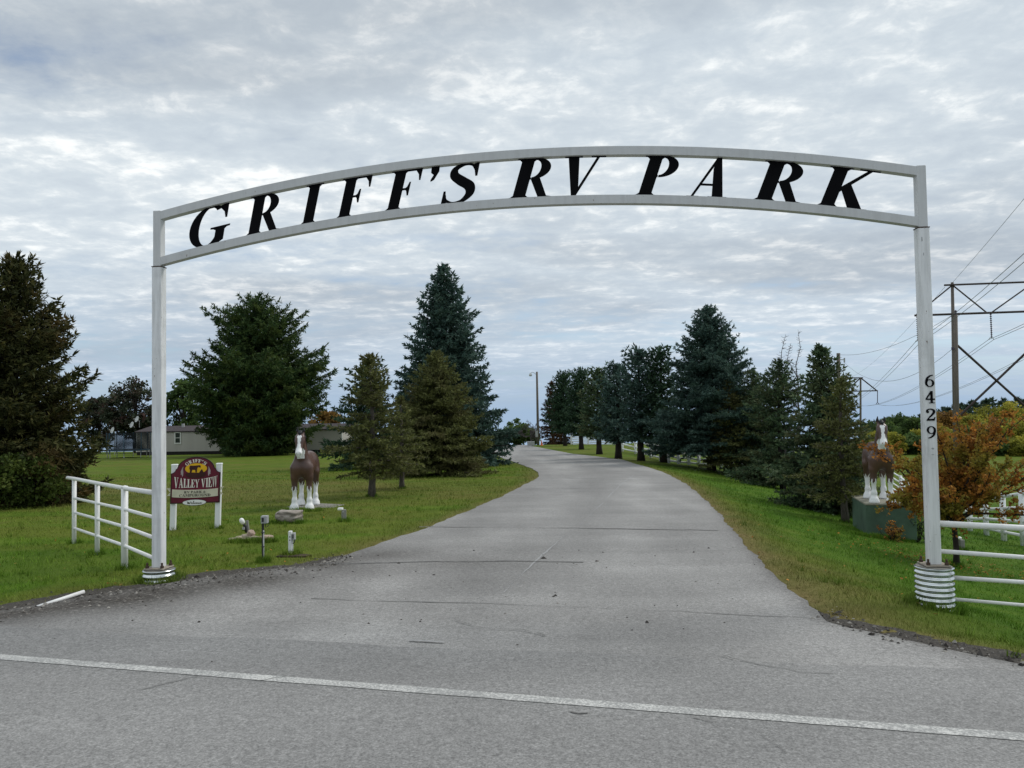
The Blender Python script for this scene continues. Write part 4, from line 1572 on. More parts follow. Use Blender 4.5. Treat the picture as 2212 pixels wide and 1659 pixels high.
# sprigs in front of the green pedestal
for k, (u, v, hh, lab) in enumerate(((1985, 1172, .95, 'wispy shrub with bare twigs at the right corner of the green pedestal'), (1925, 1168, .55, 'small wispy shrub with few leaves before the green pedestal'))):
    p = hit(u, v)
    m, tips = branching(30 + k, hh, .8, 3, .012, first=.5, kids=(2, 4), ratio=.62, stems=7, minr=.003)
    V = []
    for a, b_ in tips:
        for _ in range(3):
            q = np.array(a.lerp(b_, random.random()))
            d = norm(gnp.normal(0, 1, (1, 3)))[0]; e = norm(np.cross(d, gnp.normal(0, 1, (1, 3))))[0]
            s = .04
            V.append(np.stack([q, q + d * s * .5 + e * s * .3, q + d * s, q + d * s * .5 - e * s * .3]))
    V = np.array(V)
    plant('wispy_shrub', lab, 'shrub', p, (m, V, gnp.random(len(V))), ('weed_leaf', 'autumn_shrub')[k], crown='leaves')

# wooded hillside beyond the valley
ORD = ('first', 'second', 'third', 'fourth', 'fifth', 'sixth', 'seventh', 'eighth', 'ninth', 'tenth', 'eleventh')
hill_kinds = (('tree_green', 'green'), ('tree_yellow', 'yellow green'), ('tree_orange', 'rust orange'))
hillspec = [  # u, top v, half width px, distance, kind
    (1905, 905, 34, 150, 0), (1950, 893, 40, 160, 0), (1985, 900, 36, 150, 0), (2010, 915, 30, 135, 1), (2025, 888, 40, 165, 2), (2070, 884, 38, 165, 2), (2105, 893, 36, 150, 1),
    (2140, 872, 44, 170, 1), (2190, 868, 46, 165, 1), (2120, 915, 34, 128, 0), (2175, 908, 40, 132, 0), (2215, 905, 42, 128, 1), (2060, 925, 34, 128, 1),
    (1930, 935, 26, 122, 1), (1975, 938, 28, 122, 0), (2090, 940, 30, 118, 2), (2150, 945, 34, 116, 0), (2205, 945, 36, 114, 1), (1892, 932, 22, 128, 1), (2020, 945, 28, 118, 2)]
for k, (u, vt, half, y, kd) in enumerate(hillspec):
    mat, word = hill_kinds[kd]
    rank = sorted(h[0] for h in hillspec if h[4] == kd).index(u)
    far_tree('hillside_tree', '%s tree of the far hillside wood, %s %s one from the left' % (word, ORD[rank], word.split()[0]), u, 990, vt, half, y, mat, 200 + k, group='%s trees of the far hillside wood' % word,
             clear=.04, clumps=44, leaves=105, leaf=.42, clump_r=.32)
# ridge behind: a far wood that reads as one mass
Vs, Ts = [], []
for k in range(34):
    u = 1870 + k * 12 + random.uniform(-5, 5)
    y = 215 + random.uniform(-12, 12)
    vt = np.interp(u, [1860, 1960, 2050, 2130, 2212, 2300], [915, 905, 884, 868, 866, 860]) + random.uniform(-5, 5)
    a = at(u, vt, y)
    zb = min(Tz(a.x, a.y), a.z - 6)
    _, V, tn = conifer(a.z - zb, 13 * pxm(y) * 1.3, 300 + k, spacing=.9, per=6, sprig=.7, tw_gap=.8, max_tuft=700, prof=lambda t: (1 - t) ** .5)
    Vs.append(V + np.array((a.x, a.y, zb))); Ts.append(tn)
o_ = link('distant_wood', tri_mesh('distant_wood', np.vstack(Vs), np.concatenate(Ts)), 'tree_ridge')
tag(o_, 'dark wooded ridge behind the autumn hillside trees', 'wood', kind='stuff')

# ------------------------------------------------------------------ horse statues: one skin drawn from blended volumes


def surface_nets(F, org, h):
    """Quad surface where the sampled field F crosses zero."""
    nx_, ny_, nz_ = F.shape
    S = F < 0
    acc = np.zeros((nx_ - 1, ny_ - 1, nz_ - 1, 3)); cnt = np.zeros((nx_ - 1, ny_ - 1, nz_ - 1))
    cs = [(i, j, k) for i in (0, 1) for j in (0, 1) for k in (0, 1)]
    sl = lambda c: tuple(slice(c[a], c[a] + (nx_, ny_, nz_)[a] - 1) for a in range(3))
    for c in cs:
        for ax in range(3):
            if c[ax] == 1:
                continue
            d = list(c); d[ax] = 1
            a, b = F[sl(c)], F[sl(tuple(d))]
            x = (a < 0) != (b < 0)
            t = np.where(x, a / np.where(x, a - b, 1), 0)
            p = np.zeros(a.shape + (3,)); p[...] = c
            p[..., ax] += t
            acc += p * x[..., None]; cnt += x
    act = cnt > 0
    ids = -np.ones(act.shape, int); ids[act] = np.arange(act.sum())
    gi = np.argwhere(act)
    V = (gi + acc[act] / cnt[act][:, None]) * h + np.array(org)
    Q = []
    for ax in range(3):
        b1, b2 = (ax + 1) % 3, (ax + 2) % 3
        a = S; lo = [slice(None)] * 3; hi = [slice(None)] * 3
        lo[ax] = slice(0, -1); hi[ax] = slice(1, None)
        ch = np.argwhere(S[tuple(lo)] != S[tuple(hi)])
        ch = ch[(ch[:, b1] > 0) & (ch[:, b2] > 0) & (ch[:, b1] < F.shape[b1] - 1) & (ch[:, b2] < F.shape[b2] - 1)]
        e1 = np.eye(3, dtype=int)[b1]; e2 = np.eye(3, dtype=int)[b2]
        q = np.stack([ids[tuple((ch - e1 - e2).T)], ids[tuple((ch - e2).T)], ids[tuple(ch.T)], ids[tuple((ch - e1).T)]], 1)
        flip = ~S[tuple(ch.T)]
        q[flip] = q[flip][:, ::-1]
        Q.append(q)
    return V, np.vstack(Q)


def horse_mesh():
    h = 0.0165
    lo, hi = np.array((-.46, -1.12, -.04)), np.array((.46, 1.0, 2.20))
    dims = ((hi - lo) / h).astype(int) + 1
    ax = [lo[i] + h * np.arange(dims[i]) for i in range(3)]
    X = np.abs(ax[0])[:, None, None]; Y = ax[1][None, :, None]; Z = ax[2][None, None, :]   # mirrored left and right
    F = np.full(tuple(dims), 9.0)

    def smin(a, b, k):
        hh = np.clip(.5 + .5 * (b - a) / k, 0, 1)
        return b + (a - b) * hh - k * hh * (1 - hh)

    def ell(c, r, k=.07):
        nonlocal F
        q = np.sqrt(((X - c[0]) / r[0]) ** 2 + ((Y - c[1]) / r[1]) ** 2 + ((Z - c[2]) / r[2]) ** 2)
        F = smin(F, (q - 1) * min(r), k)

    def cap(a, b, ra, rb, k=.05, sx=1.0):
        nonlocal F
        a, b = np.array(a, float), np.array(b, float)
        d = b - a; L2 = d @ d
        t = np.clip(((X - a[0]) * d[0] + (Y - a[1]) * d[1] + (Z - a[2]) * d[2]) / L2, 0, 1)
        dist = np.sqrt((sx * (X - a[0] - t * d[0])) ** 2 + (Y - a[1] - t * d[1]) ** 2 + (Z - a[2] - t * d[2]) ** 2)
        F = smin(F, dist - (ra + (rb - ra) * t), k)

    # trunk
    ell((0, -.34, 1.09), (.245, .28, .30)); ell((0, .05, 1.08), (.255, .52, .275)); ell((0, .48, 1.15), (.245, .32, .30))
    ell((.11, .50, 1.15), (.15, .27, .26)); ell((.115, -.45, 1.04), (.13, .17, .23)); cap((0, -.25, 1.30), (0, .3, 1.31), .12, .12, .1)
    # neck, head carried high
    cap((0, -.36, 1.22), (0, -.60, 1.72), .205, .118, .09, 1.15)
    cap((0, -.46, 1.34), (0, -.57, 1.84), .14, .080, .08)
    cap((0, -.64, 1.85), (0, -.88, 1.47), .104, .076, .05)
    ell((.050, -.70, 1.76), (.075, .11, .14), .05)            # cheeks
    ell((.078, -.70, 1.855), (.040, .05, .04), .03)           # brow
    ell((0, -.885, 1.455), (.076, .085, .088), .04); ell((.040, -.945, 1.462), (.030, .028, .032), .03); cap((0, -.865, 1.385), (0, -.90, 1.38), .050, .045, .03)
    cap((.056, -.58, 1.92), (.078, -.58, 2.01), .034, .033, .03); cap((.078, -.58, 2.01), (.072, -.60, 2.12), .033, .008, .02)
    # front legs
    cap((.155, -.42, 1.04), (.18, -.44, .82), .140, .100, .08); cap((.18, -.44, .84), (.185, -.45, .56), .098, .068, .04)
    ell((.185, -.455, .53), (.070, .073, .085), .03); cap((.185, -.45, .5), (.185, -.445, .26), .054, .051, .03)
    ell((.187, -.45, .24), (.073, .077, .08), .03); cap((.187, -.455, .2), (.19, -.475, .07), .063, .100, .03); cap((.19, -.48, .055), (.19, -.485, .03), .114, .124, .02)
    # hind legs
    ell((.155, .55, 1.02), (.15, .22, .29), .06); cap((.175, .46, .90), (.185, .62, .61), .138, .080, .06); ell((.185, .645, .565), (.068, .083, .10), .03)
    cap((.185, .64, .55), (.185, .585, .26), .058, .053, .03); ell((.187, .58, .24), (.072, .077, .08), .03)
    cap((.187, .575, .2), (.19, .555, .07), .063, .098, .03); cap((.19, .55, .055), (.19, .545, .03), .112, .122, .02)
    F = np.maximum(F, 0.0 - (Z + 0 * X + 0 * Y))                # flat soles
    V, Q = surface_nets(F, lo, h)
    c = V[Q].mean(1)
    mi = np.zeros(len(Q), int)
    ang = np.arctan2(c[:, 1] - np.where(c[:, 1] < 0, -.45, .6), np.abs(c[:, 0]) - .195)
    edge = .53 + .05 * np.sin(ang * 5) + .02 * np.sin(ang * 11 + 1) + .04 * (c[:, 1] > 0)
    mi[c[:, 2] < edge] = 1
    # blaze: down the front of the face, wide over the brow and the muzzle
    t = (1.91 - c[:, 2]) / .46
    nrm = np.cross(V[Q[:, 1]] - V[Q[:, 0]], V[Q[:, 2]] - V[Q[:, 0]]); nrm /= np.linalg.norm(nrm, axis=1, keepdims=True) + 1e-9
    w = np.interp(t, [0, .08, .2, .45, .68, .8, .95], [.02, .062, .042, .030, .050, .085, .12])
    head = (c[:, 1] < -.60) & (c[:, 2] > 1.30) & (c[:, 2] < 1.93) & (t > 0)
    mi[head & (np.abs(c[:, 0]) < w) & (nrm[:, 1] < -.22)] = 1
    mi[(c[:, 1] < -.80) & (c[:, 2] < 1.52) & (c[:, 2] > 1.28)] = 1
    mi[(c[:, 2] > 1.975)] = 2
    me_ = bpy.data.meshes.new('body')
    me_.from_pydata(V.tolist(), [], Q.tolist())
    for m_ in ('horse_brown', 'horse_white', 'horse_black'):
        me_.materials.append(MATS[m_])
    me_.polygons.foreach_set('material_index', mi)
    me_.polygons.foreach_set('use_smooth', np.ones(len(Q), bool))
    me_.update()
    return me_


HORSE = horse_mesh()


def horse(loc, rz, scale, label):
    o_ = empty('horse_statue', loc, label, 'statue', 'painted horse statues flanking the drive', rz)
    o_.scale = (scale,) * 3
    b = link('body', HORSE, None, o_)
    m = MB()
    for i in range(9):                                     # forelock tuft and mane locks down the crest
        t = i / 8
        c = Vector((0, -.54 + .26 * t, 1.95 - .56 * t))
        m.tube([c + Vector((0, 0, .03)), c + Vector((.05 + .02 * (i % 2), .03, -.03)), c + Vector((.10 + .05 * t, .06, -.16 - .05 * t))], [.035, .05, .012], 6)
    m.build('mane', 'horse_black', o_, smooth_=True)
    m = MB()
    m.lathe((0, -.655, 1.935), [(.01, -.03), (.055, -.02), (.066, .02), (.05, .065), (.012, .09)], 12)
    m.tube([(0, -.68, 1.97), (.01, -.735, 1.935), (0, -.745, 1.89)], [.045, .035, .008], 7)
    m.build('forelock', 'horse_black', o_, smooth_=True)
    m = MB()
    m.tube([(0, .78, 1.27), (0, .87, 1.20), (0, .90, .98), (0, .90, .74)], [.05, .075, .085, .02], 9)
    m.build('tail', 'horse_black', o_, smooth_=True)
    for s in (-1, 1):
        m = MB()
        m.lathe((s * .098, -.73, 1.83), [(.003, -.02), (.016, -.014), (.022, 0), (.016, .014), (.003, .02)], 10)
        m.build('eye', 'horse_eye', o_, smooth_=True)
        m = MB()
        m.lathe((s * .042, -.968, 1.464), [(.002, -.014), (.011, -.009), (.015, 0), (.011, .009), (.002, .014)], 8)
        m.build('nostril', 'horse_nose', o_, smooth_=True)
    return o_


# horse on the lawn, standing on a thin concrete slab
pL = hit(655, 1101)
sL = (top_z(637, 919, pL.y) - top_z(640, 1100, pL.y)) / 2.12
slab = empty('concrete_slab', (pL.x - .02, pL.y + .52, pL.z), 'thin flat concrete slab under the horse on the lawn', 'slab')
m = MB()
rr = random.Random(8)
out = [(-1.05, -.70), (-.2, -.76), (.75, -.72), (.80, -.42), (1.02, -.30), (1.30, .62), (.2, .95), (-.75, .86), (-1.0, .2)]
m.prism([(x * .62, y * .95) for x, y in out], lambda u, v, w: Vector((u, v, w)), .08)
m.build('slab', 'concrete', slab)
slab.location.z = Tz(slab.location.x, slab.location.y) - .08
hf = at(645.5, 1099, pL.y + .12)
horse((hf.x + .03 * sL, hf.y + .47 * sL, slab.location.z + .082), R(6), sL, 'brown horse statue with white socks and blaze on the open lawn')

# horse on the green pedestal
pB = hit(1892, 1160)
yR = pB.y
topz = top_z(1892, 1091, yR)
ped = empty('green_pedestal', (pB.x + .36, pB.y + .5, pB.z), 'dark green box pedestal under the horse by the spruces', 'pedestal', rz=R(-14))
hh = topz - (Tz(pB.x, pB.y + .5) - .1)
m = MB(); m.bevel_box((0.16, .55, hh / 2 - .02), (1.06, 1.75, hh - .04), .012); m.build('box', 'pedestal_green', ped)
m = MB(); m.bevel_box((0.16, .55, hh - .018), (1.09, 1.78, .036), .008); m.build('top_board', 'pedestal_top', ped)
ped.location.z = topz - hh
sR = (top_z(1908, 899, yR + .35) - top_z(1890, 1088, yR + .35)) / 2.12
hf = at(1907, 1090, yR + .35)
horse((hf.x + .14 * sR, hf.y + .45 * sR, topz), R(-17), sR, 'brown horse statue with white socks and blaze on the green pedestal')

# ------------------------------------------------------------------ park sign
pS = hit(422, 1143)
UN = 0.11578 * pxm(pS.y)              # metres per unit of the measured sign drawing
sign = empty('park_sign', (pS.x, pS.y, pS.z), 'maroon park sign with arched top, yellow oval and cream ribbon on two white posts', 'sign', rz=R(9))
LEAN = 0.028


def sg(x, y, w=0.0):
    """Drawing units (x from the middle, y up from the ground) -> sign space; w towards the road."""
    X_, Z_ = x * UN, y * UN
    return Vector((X_ + LEAN * Z_, -w, Z_))


gy0 = 1500
for s, b in ((-1, 1545), (1, 1490)):
    m = MB()
    cx = s * 395
    m.bevel_box(sg(cx, (gy0 - 305 + gy0 - b) / 2 - 10), (95 * UN, 95 * UN, (b - 305 + 40) * UN), .006, (Vector((1, 0, 0)), Vector((0, 1, 0)), Vector((LEAN, 0, 1)).normalized()))
    pp = m.build('post', 'white_vinyl', sign)
    m = MB()
    m.box(sg(cx, gy0 - 297), (112 * UN, 112 * UN, 16 * UN), taper=.8)
    m.build('post_cap', 'white_vinyl', pp)


def outline(grow=0.0):
    pts = [(-422 - grow, gy0 - 1000 - grow), (422 + grow, gy0 - 1000 - grow), (422 + grow, gy0 - 455)]
    for a in np.linspace(0, 1, 6)[1:]:
        pts.append((422 - 70 * math.sin(a * math.pi / 2) + grow * (1 - a), gy0 - 455 + 62 * (1 - math.cos(a * math.pi / 2)) + grow * a))
    for a in np.linspace(8, 172, 26):
        pts.append((math.cos(R(a)) * (322 + grow), gy0 - 400 + math.sin(R(a)) * (230 + grow)))
    for x, y in pts[2:8][::-1]:
        pts.append((-x, y))
    return pts


fwd = 62 * UN
m = MB(); m.prism(outline(12), lambda u, v, w: sg(u, v, fwd + w), 26 * UN); board = m.build('board', 'sign_edge', sign)
m = MB(); m.prism(outline(-8), lambda u, v, w: sg(u, v, fwd + 26 * UN + w), 4 * UN); m.build('panel', 'sign_maroon', board)
FW = fwd + 30 * UN
# yellow oval with a grazing horse and rider's hills
ov = [(5 + 192 * math.cos(a), gy0 - 375 + 97 * math.sin(a)) for a in np.linspace(R(-52), R(232), 40)]
m = MB(); m.prism(ov, lambda u, v, w: sg(u, v, FW + w), 5 * UN); em = m.build('oval', 'sign_yellow', board)
body = [(495, 332), (515, 316), (560, 322), (610, 318), (650, 314), (676, 312), (692, 326), (690, 352), (676, 362), (664, 344), (645, 350), (632, 372), (624, 446), (604, 446), (598, 400), (545, 396), (532, 446), (500, 446), (506, 400), (492, 372)]
m = MB(); m.prism([(x - 605, gy0 - y) for x, y in body], lambda u, v, w: sg(u, v, FW + 5 * UN + w), 4 * UN); m.build('horse_shape', 'sign_brown', em)
hills = [(425, 468), (470, 448), (520, 444), (570, 446), (625, 450), (665, 452), (690, 415), (706, 392), (720, 392), (742, 440), (790, 472), (770, 512), (700, 540), (600, 550), (500, 538), (440, 506)]
m = MB(); m.prism([(x - 605, gy0 - y) for x, y in hills], lambda u, v, w: sg(u, v, FW + 6.5 * UN + w), 4 * UN); m.build('hill_shape', 'sign_brown', em)
for s in (-1, 1):
    fe = [(s * 218, gy0 - 335), (s * 232, gy0 - 350), (s * 262, gy0 - 420), (s * 258, gy0 - 470), (s * 268, gy0 - 478), (s * 244, gy0 - 478), (s * 232, gy0 - 520), (s * 222, gy0 - 500), (s * 216, gy0 - 440), (s * 224, gy0 - 385)]
    m = MB(); m.prism([(x + 0, y) for x, y in fe], lambda u, v, w: sg(u, v, FW + w), 4 * UN); m.build('feather', 'sign_feather', board)


def sign_word(word, x0, x1, ylo, yhi, mat, depth, w0, bold=1.0):
    """Letters spread from x0 to x1; ylo(x), yhi(x) give the foot and head lines."""
    ws = [.34 if c == ' ' else (glyph_bounds(c)[1] - glyph_bounds(c)[0]) + .06 for c in word]
    k = (x1 - x0) / (sum(ws) - .06)
    x = x0
    for c, w_ in zip(word, ws):
        if c != ' ':
            a, b_ = x, x + (w_ - .06) * k
            fn = lambda u, v, w, a=a, b_=b_: sg(a + (b_ - a) * u, ylo(a + (b_ - a) * u) + (yhi(a + (b_ - a) * u) - ylo(a + (b_ - a) * u)) * v, w0 + w)
            letter('letter', c, fn, depth, mat, board)
        x += w_ * k


arcw = "GRIFF'S"
for i, c in enumerate(arcw):
    t = [.02, .21, .37, .52, .68, .81, .96][i]
    ang = R(133 - 86 * t)
    cw = {'I': 34, "'": 18}.get(c, 58)

    def fn(u, v, w, ang=ang, cw=cw):
        r = 212 + 66 * v
        q = ang - (u - .5) * cw / 240
        return sg(5 + math.cos(q) * r * .98, gy0 - 455 + math.sin(q) * r * .92, FW + w)
    letter('letter', c, fn, 5 * UN, 'sign_letter', board)
sign_word('VALLEY VIEW', -374, 386, lambda x: gy0 - 722, lambda x: gy0 - 578 + 62 * (abs(x) / 380) ** 1.6, 'sign_letter', 5 * UN, FW)
# ribbon
top = lambda x: gy0 - 764 + 18 * (x / 400) ** 2
bot = lambda x: gy0 - 908 + 20 * (x / 400) ** 2
xs_ = np.linspace(-402, 402, 15)
m = MB(); m.prism([(x, bot(x)) for x in xs_] + [(x, top(x)) for x in xs_[::-1]], lambda u, v, w: sg(u, v, FW + w), 12 * UN); rib = m.build('ribbon', 'sign_cream', board)
for s in (-1, 1):
    m = MB(); m.prism([(s * 400, gy0 - 728), (s * 502, gy0 - 722), (s * 440, gy0 - 800), (s * 492, gy0 - 862), (s * 400, gy0 - 870)], lambda u, v, w: sg(u, v, fwd + 12 * UN + w), 10 * UN)
    m.build('ribbon_tail', 'sign_cream', board)
RW = FW + 12 * UN
sign_word('RV PARK &', -190, 188, lambda x: gy0 - 825, lambda x: gy0 - 782, 'sign_dark_text', 4 * UN, RW)
sign_word('CAMPGROUND', -275, 272, lambda x: gy0 - 888, lambda x: gy0 - 840, 'sign_dark_text', 4 * UN, RW)
ov = [(-8 + 205 * math.cos(a), gy0 - 997 + 50 * math.sin(a)) for a in np.linspace(0, 6.283, 36, endpoint=False)]
m = MB(); m.prism([(x * 1.05, (y - gy0 + 997) * 1.16 + gy0 - 997) for x, y in ov], lambda u, v, w: sg(u, v, FW - 6 * UN + w), 8 * UN); wo = m.build('welcome_oval', 'sign_edge', board)
m = MB(); m.prism(ov, lambda u, v, w: sg(u, v, FW + 2 * UN + w), 6 * UN); m.build('oval_face', 'sign_white', wo)
m = MB()
script = [[(465, 980), (478, 984), (482, 1018), (505, 990), (514, 1020), (540, 976)], [(540, 1008), (558, 1002), (552, 996), (544, 1010), (560, 1020), (574, 1006)], [(576, 1012), (590, 976), (582, 976), (580, 1016), (596, 1010)],
          [(618, 1000), (604, 1002), (602, 1016), (618, 1016)], [(634, 1002), (624, 1010), (632, 1019), (642, 1010), (634, 1002), (652, 1004)], [(654, 1002), (656, 1018), (668, 1003), (672, 1018), (684, 1003), (688, 1018), (698, 1012)], [(700, 1010), (716, 1005), (710, 1000), (702, 1012), (714, 1019), (736, 1006)]]
for k, st in enumerate(script):
    m.prism(g_stroke([(x - 605, gy0 - y) for x, y in st], [9] * len(st), 5), lambda u, v, w: sg(u, v, FW + 8 * UN + w), (2 + .3 * k) * UN)
m.build('script_lettering', 'sign_dark_text', wo)

# ------------------------------------------------------------------ pipe fences beside the arch


def fence_post(parent, o_, base, top, r, mat, cap_=True):
    m = MB(o_)
    m.tube([base - Vector((0, 0, .15)), top], r, 12)
    p_ = m.build('post', mat, parent, smooth_=True)
    if cap_:
        m = MB(o_)
        m.lathe(top, [(r * 1.06, -.012), (r * 1.06, .002), (r * .8, .014), (.004, .022)], 12)
        m.build('post_cap', mat, p_, smooth_=True)
    return p_


b1 = hit(160, 1174); b2 = hit(210, 1198); b3 = hit(269, 1230)
fe = empty('pipe_fence', b3, 'short white pipe fence running back from the left arch post', 'fence')
fo = fe.location
rows_px = [(1034, 1044, 1055, 1064), (1076, 1087, 1100, 1117), (1107, 1121, 1138, 1161), (1141, 1158, 1179, 1205)]
for (u, b, vt, r) in ((160, b1, 1036, .036), (210, b2, 1044, .036), (269, b3, 1052, .044)):
    t_ = Vector((b.x, b.y, top_z(u, vt, b.y)))
    fence_post(fe, fo, b, t_, r, 'white_pipe')
for k, vs4 in enumerate(rows_px):
    pts = [at(160, vs4[0], b1.y), at(210, vs4[1], b2.y), at(269, vs4[2], b3.y), at(331, vs4[3], A0.y + .02)]
    if k == 0:
        pts = [at(146, 1032, b1.y + .35)] + pts
    m = MB(fo); m.tube(pts, .023 if k else .031, 12); m.build('rail', 'white_pipe', fe, smooth_=True)
fr = empty('pipe_fence', (B0.x + .3, B0.y, Tz(B0.x + .3, B0.y)), 'white pipe fence leaving the numbered post towards the picture edge', 'fence')
fo = fr.location
for (va, vb, ua, r) in ((1131, 1141, 2028, .033), (1190.5, 1204, 2029, .024), (1248, 1258, 2060, .023), (1294.5, 1307.5, 2062, .019)):
    a = at(ua, va, YR - .02); b = at(2212, vb, YR - .26)
    e = b + (b - a) * 1.3
    m = MB(fo); m.tube([a, b, e], r, 12); m.build('rail', 'white_pipe', fr, smooth_=True)
e0 = e.copy(); e0.z = Tz(e.x, e.y)
fence_post(fr, fo, e0, Vector((e.x, e.y, at(2212, 1141, YR - .26).z + .06)), .05, 'white_pipe')
m = MB(); pa, pb = hit(80, 1314), hit(181, 1286)
m.tube([pa + Vector((0, 0, .01)), pb + Vector((0, 0, .04))], .022, 12)
o_ = m.build('white_pipe', 'white_pipe', smooth_=True); tag(o_, 'loose white pipe lying in the grass at the road edge', 'pipe')

# ------------------------------------------------------------------ white rail fences on the right


def rail_fence(name, label, posts, nr, r_post, r_rail, mat='white_vinyl', rail_from=.18, group=None):
    """posts: list of (base, height)."""
    o_ = empty(name, posts[0][0], label, 'fence', group)
    for b, h_ in posts:
        fence_post(o_, o_.location, b, b + Vector((0, 0, h_)), r_post, mat)
    for a, b in zip(posts[:-1], posts[1:]):
        for k in range(nr):
            f = rail_from + (1 - rail_from - .06) * k / max(1, nr - 1)
            m = MB(o_.location)
            m.tube([a[0] + Vector((0, 0, a[1] * f)), b[0] + Vector((0, 0, b[1] * f))], r_rail, 8)
            m.build('rail', mat, o_, smooth_=True)
    return o_


def fence_px(name, label, spec, nr, r_post, r_rail, **kw):
    posts = []
    for (u, vb, vt) in spec:
        p_ = hit(u, vb)
        posts.append((p_, top_z(u, vt, p_.y) - p_.z))
    return rail_fence(name, label, posts, nr, r_post, r_rail, **kw)


fence_px('rail_fence', 'white four rail fence beyond the autumn tree running to the picture edge',
         [(2258, 1190, 1052), (2211, 1179, 1059), (2169, 1168, 1067), (2131, 1156, 1075), (2096, 1147, 1086), (2064, 1138, 1087), (2036, 1128, 1082)], 4, .075, .045)
fence_px('rail_fence', 'white rail fence running back into the valley behind the pedestal horse',
         [(2036, 1128, 1082), (2004, 1116, 1066), (1975, 1106, 1050), (1947, 1078, 1028), (1925, 1060, 1015)], 4, .075, .045)
# fence behind the row of evergreens
fence_px('rail_fence', 'white three rail fence behind the row of evergreens',
         [(1345, 975, 946), (1373, 980, 956), (1406, 989, 958), (1427, 995, 962), (1445, 1000, 971), (1466, 1002, 980), (1488, 1004, 978), (1510, 1006, 984), (1535, 1008, 980), (1557, 1010, 977), (1581, 1013, 983), (1606, 1016, 990), (1632, 1019, 992), (1660, 1023, 995)], 3, .10, .06)
# slatted board fence at the far paddock
pa = hit(1233, 961); pb = hit(1345, 976)
bf = empty('board_fence', pa, 'white horizontal board fence far behind the dark trunks', 'fence')
y0 = pa.y + 4
A_, B_ = at(1234, 960, y0), at(1330, 966, y0 - 8)
for i in range(6):
    c = A_.lerp(B_, i / 5); zt = top_z(1234, 936, y0); zb = Tz(c.x, c.y) - .1
    m = MB(bf.location); m.box(Vector((c.x, c.y, (zb + zt) / 2)), (.2, .2, zt - zb)); m.build('post', 'white_board', bf)
for k in range(6):
    z_ = top_z(1234, 957.5 - 4.0 * k, y0)
    d_ = (B_ - A_); L_ = d_.length; dx_ = Vector((d_.x, d_.y, 0)).normalized()
    m = MB(bf.location); c = (A_ + B_) / 2; m.box(Vector((c.x, c.y - .13, z_)), (L_, .05, .17), (dx_, Vector((-dx_.y, dx_.x, 0)), Vector((0, 0, 1)))); m.build('board', 'white_board', bf)

# ------------------------------------------------------------------ stones


def rock(name, label, loc, size, mat, seed, rz=0.0, flat=0.0, tilt=0.0, cat='rock', group=None, blocky=0.0):
    g = random.Random(seed)
    import bmesh
    bm = bmesh.new()
    bmesh.ops.create_icosphere(bm, subdivisions=4, radius=1.0)
    ph = [g.uniform(0, 6.28) for _ in range(12)]
    for v in bm.verts:
        d = v.co.normalized()
        if blocky:
            mx = max(abs(d.x), abs(d.y), abs(d.z))
            d = d.lerp(d / mx * .82, blocky)
        n_ = .09 * math.sin(3.1 * d.x + ph[0]) * math.sin(2.7 * d.y + ph[1]) + .06 * math.sin(5.3 * d.z + ph[2] + 2 * d.x) + .035 * math.sin(9 * d.x + ph[3]) * math.sin(8 * d.z + ph[4]) + .02 * math.sin(17 * d.y + ph[5]) * math.sin(15 * d.x + ph[6])
        lay = .03 * math.sin(d.z * 11 + 2.2 * d.x + ph[7]) * flat
        q = d * (1 + n_ + lay)
        v.co = Vector((q.x * size[0] / 2, q.y * size[1] / 2, q.z * size[2] / 2))
    me_ = bpy.data.meshes.new(name); bm.to_mesh(me_); bm.free()
    me_.polygons.foreach_set('use_smooth', [True] * len(me_.polygons))
    o_ = link(name, me_, mat)
    o_.location = loc; o_.rotation_euler = (0, tilt, rz)
    return tag(o_, label, cat, group)


p = hit(616, 1131)
k_ = pxm(p.y)
rock('boulder', 'long layered grey boulder lying before the horse slab', p + Vector((0, .25, 11.5 * k_)), (61 * k_, .62, 31 * k_), 'boulder', 3, flat=1.0, tilt=R(4), blocky=.65)
p = hit(527, 1171); k_ = pxm(p.y)
rg = 'stones heaped round the lawn spotlight'
for i, (du, dv, w, d, h_, mat, sd, lab) in enumerate((
        (-29, -2, 17, .16, 9, 'tan_rock', 11, 'leftmost small tan stone of the heap round the spotlight'),
        (-14, -4, 22, .22, 11, 'tan_rock', 12, 'tan sloping stone of the spotlight heap, second from the left'),
        (4, -8, 27, .30, 13, 'tan_rock', 13, 'flat tan stone carrying the round one in the spotlight heap'),
        (-1, -1, 15, .16, 9, 'pink_rock', 14, 'small pinkish stone at the front of the spotlight heap'),
        (20, -4, 22, .26, 12, 'tan_rock', 15, 'tan stone next to the pink boulder in the spotlight heap'),
        (24, 0, 13, .14, 7, 'boulder', 16, 'small grey stone at the front right of the spotlight heap'))):
    q = hit(527 + du, 1171 + dv * .4)
    rock('stone', lab, q + Vector((0, .05, (h_ * .32 - dv * .35) * k_)), (w * k_, d, h_ * k_), mat, sd, rz=.3 * i, group=rg)
q = hit(539, 1169); rock('stone', 'round pale stone set on top of the spotlight heap', Vector((q.x, q.y + .08, top_z(539, 1153, q.y))), (17 * k_, .15, 15 * k_), 'pink_rock', 17, group=rg, tilt=.3)
q = hit(571, 1170); rock('boulder', 'smooth pink boulder behind the meter post', q + Vector((0, .1, 5 * k_)), (32 * k_, .32, 15 * k_), 'pink_rock', 18)

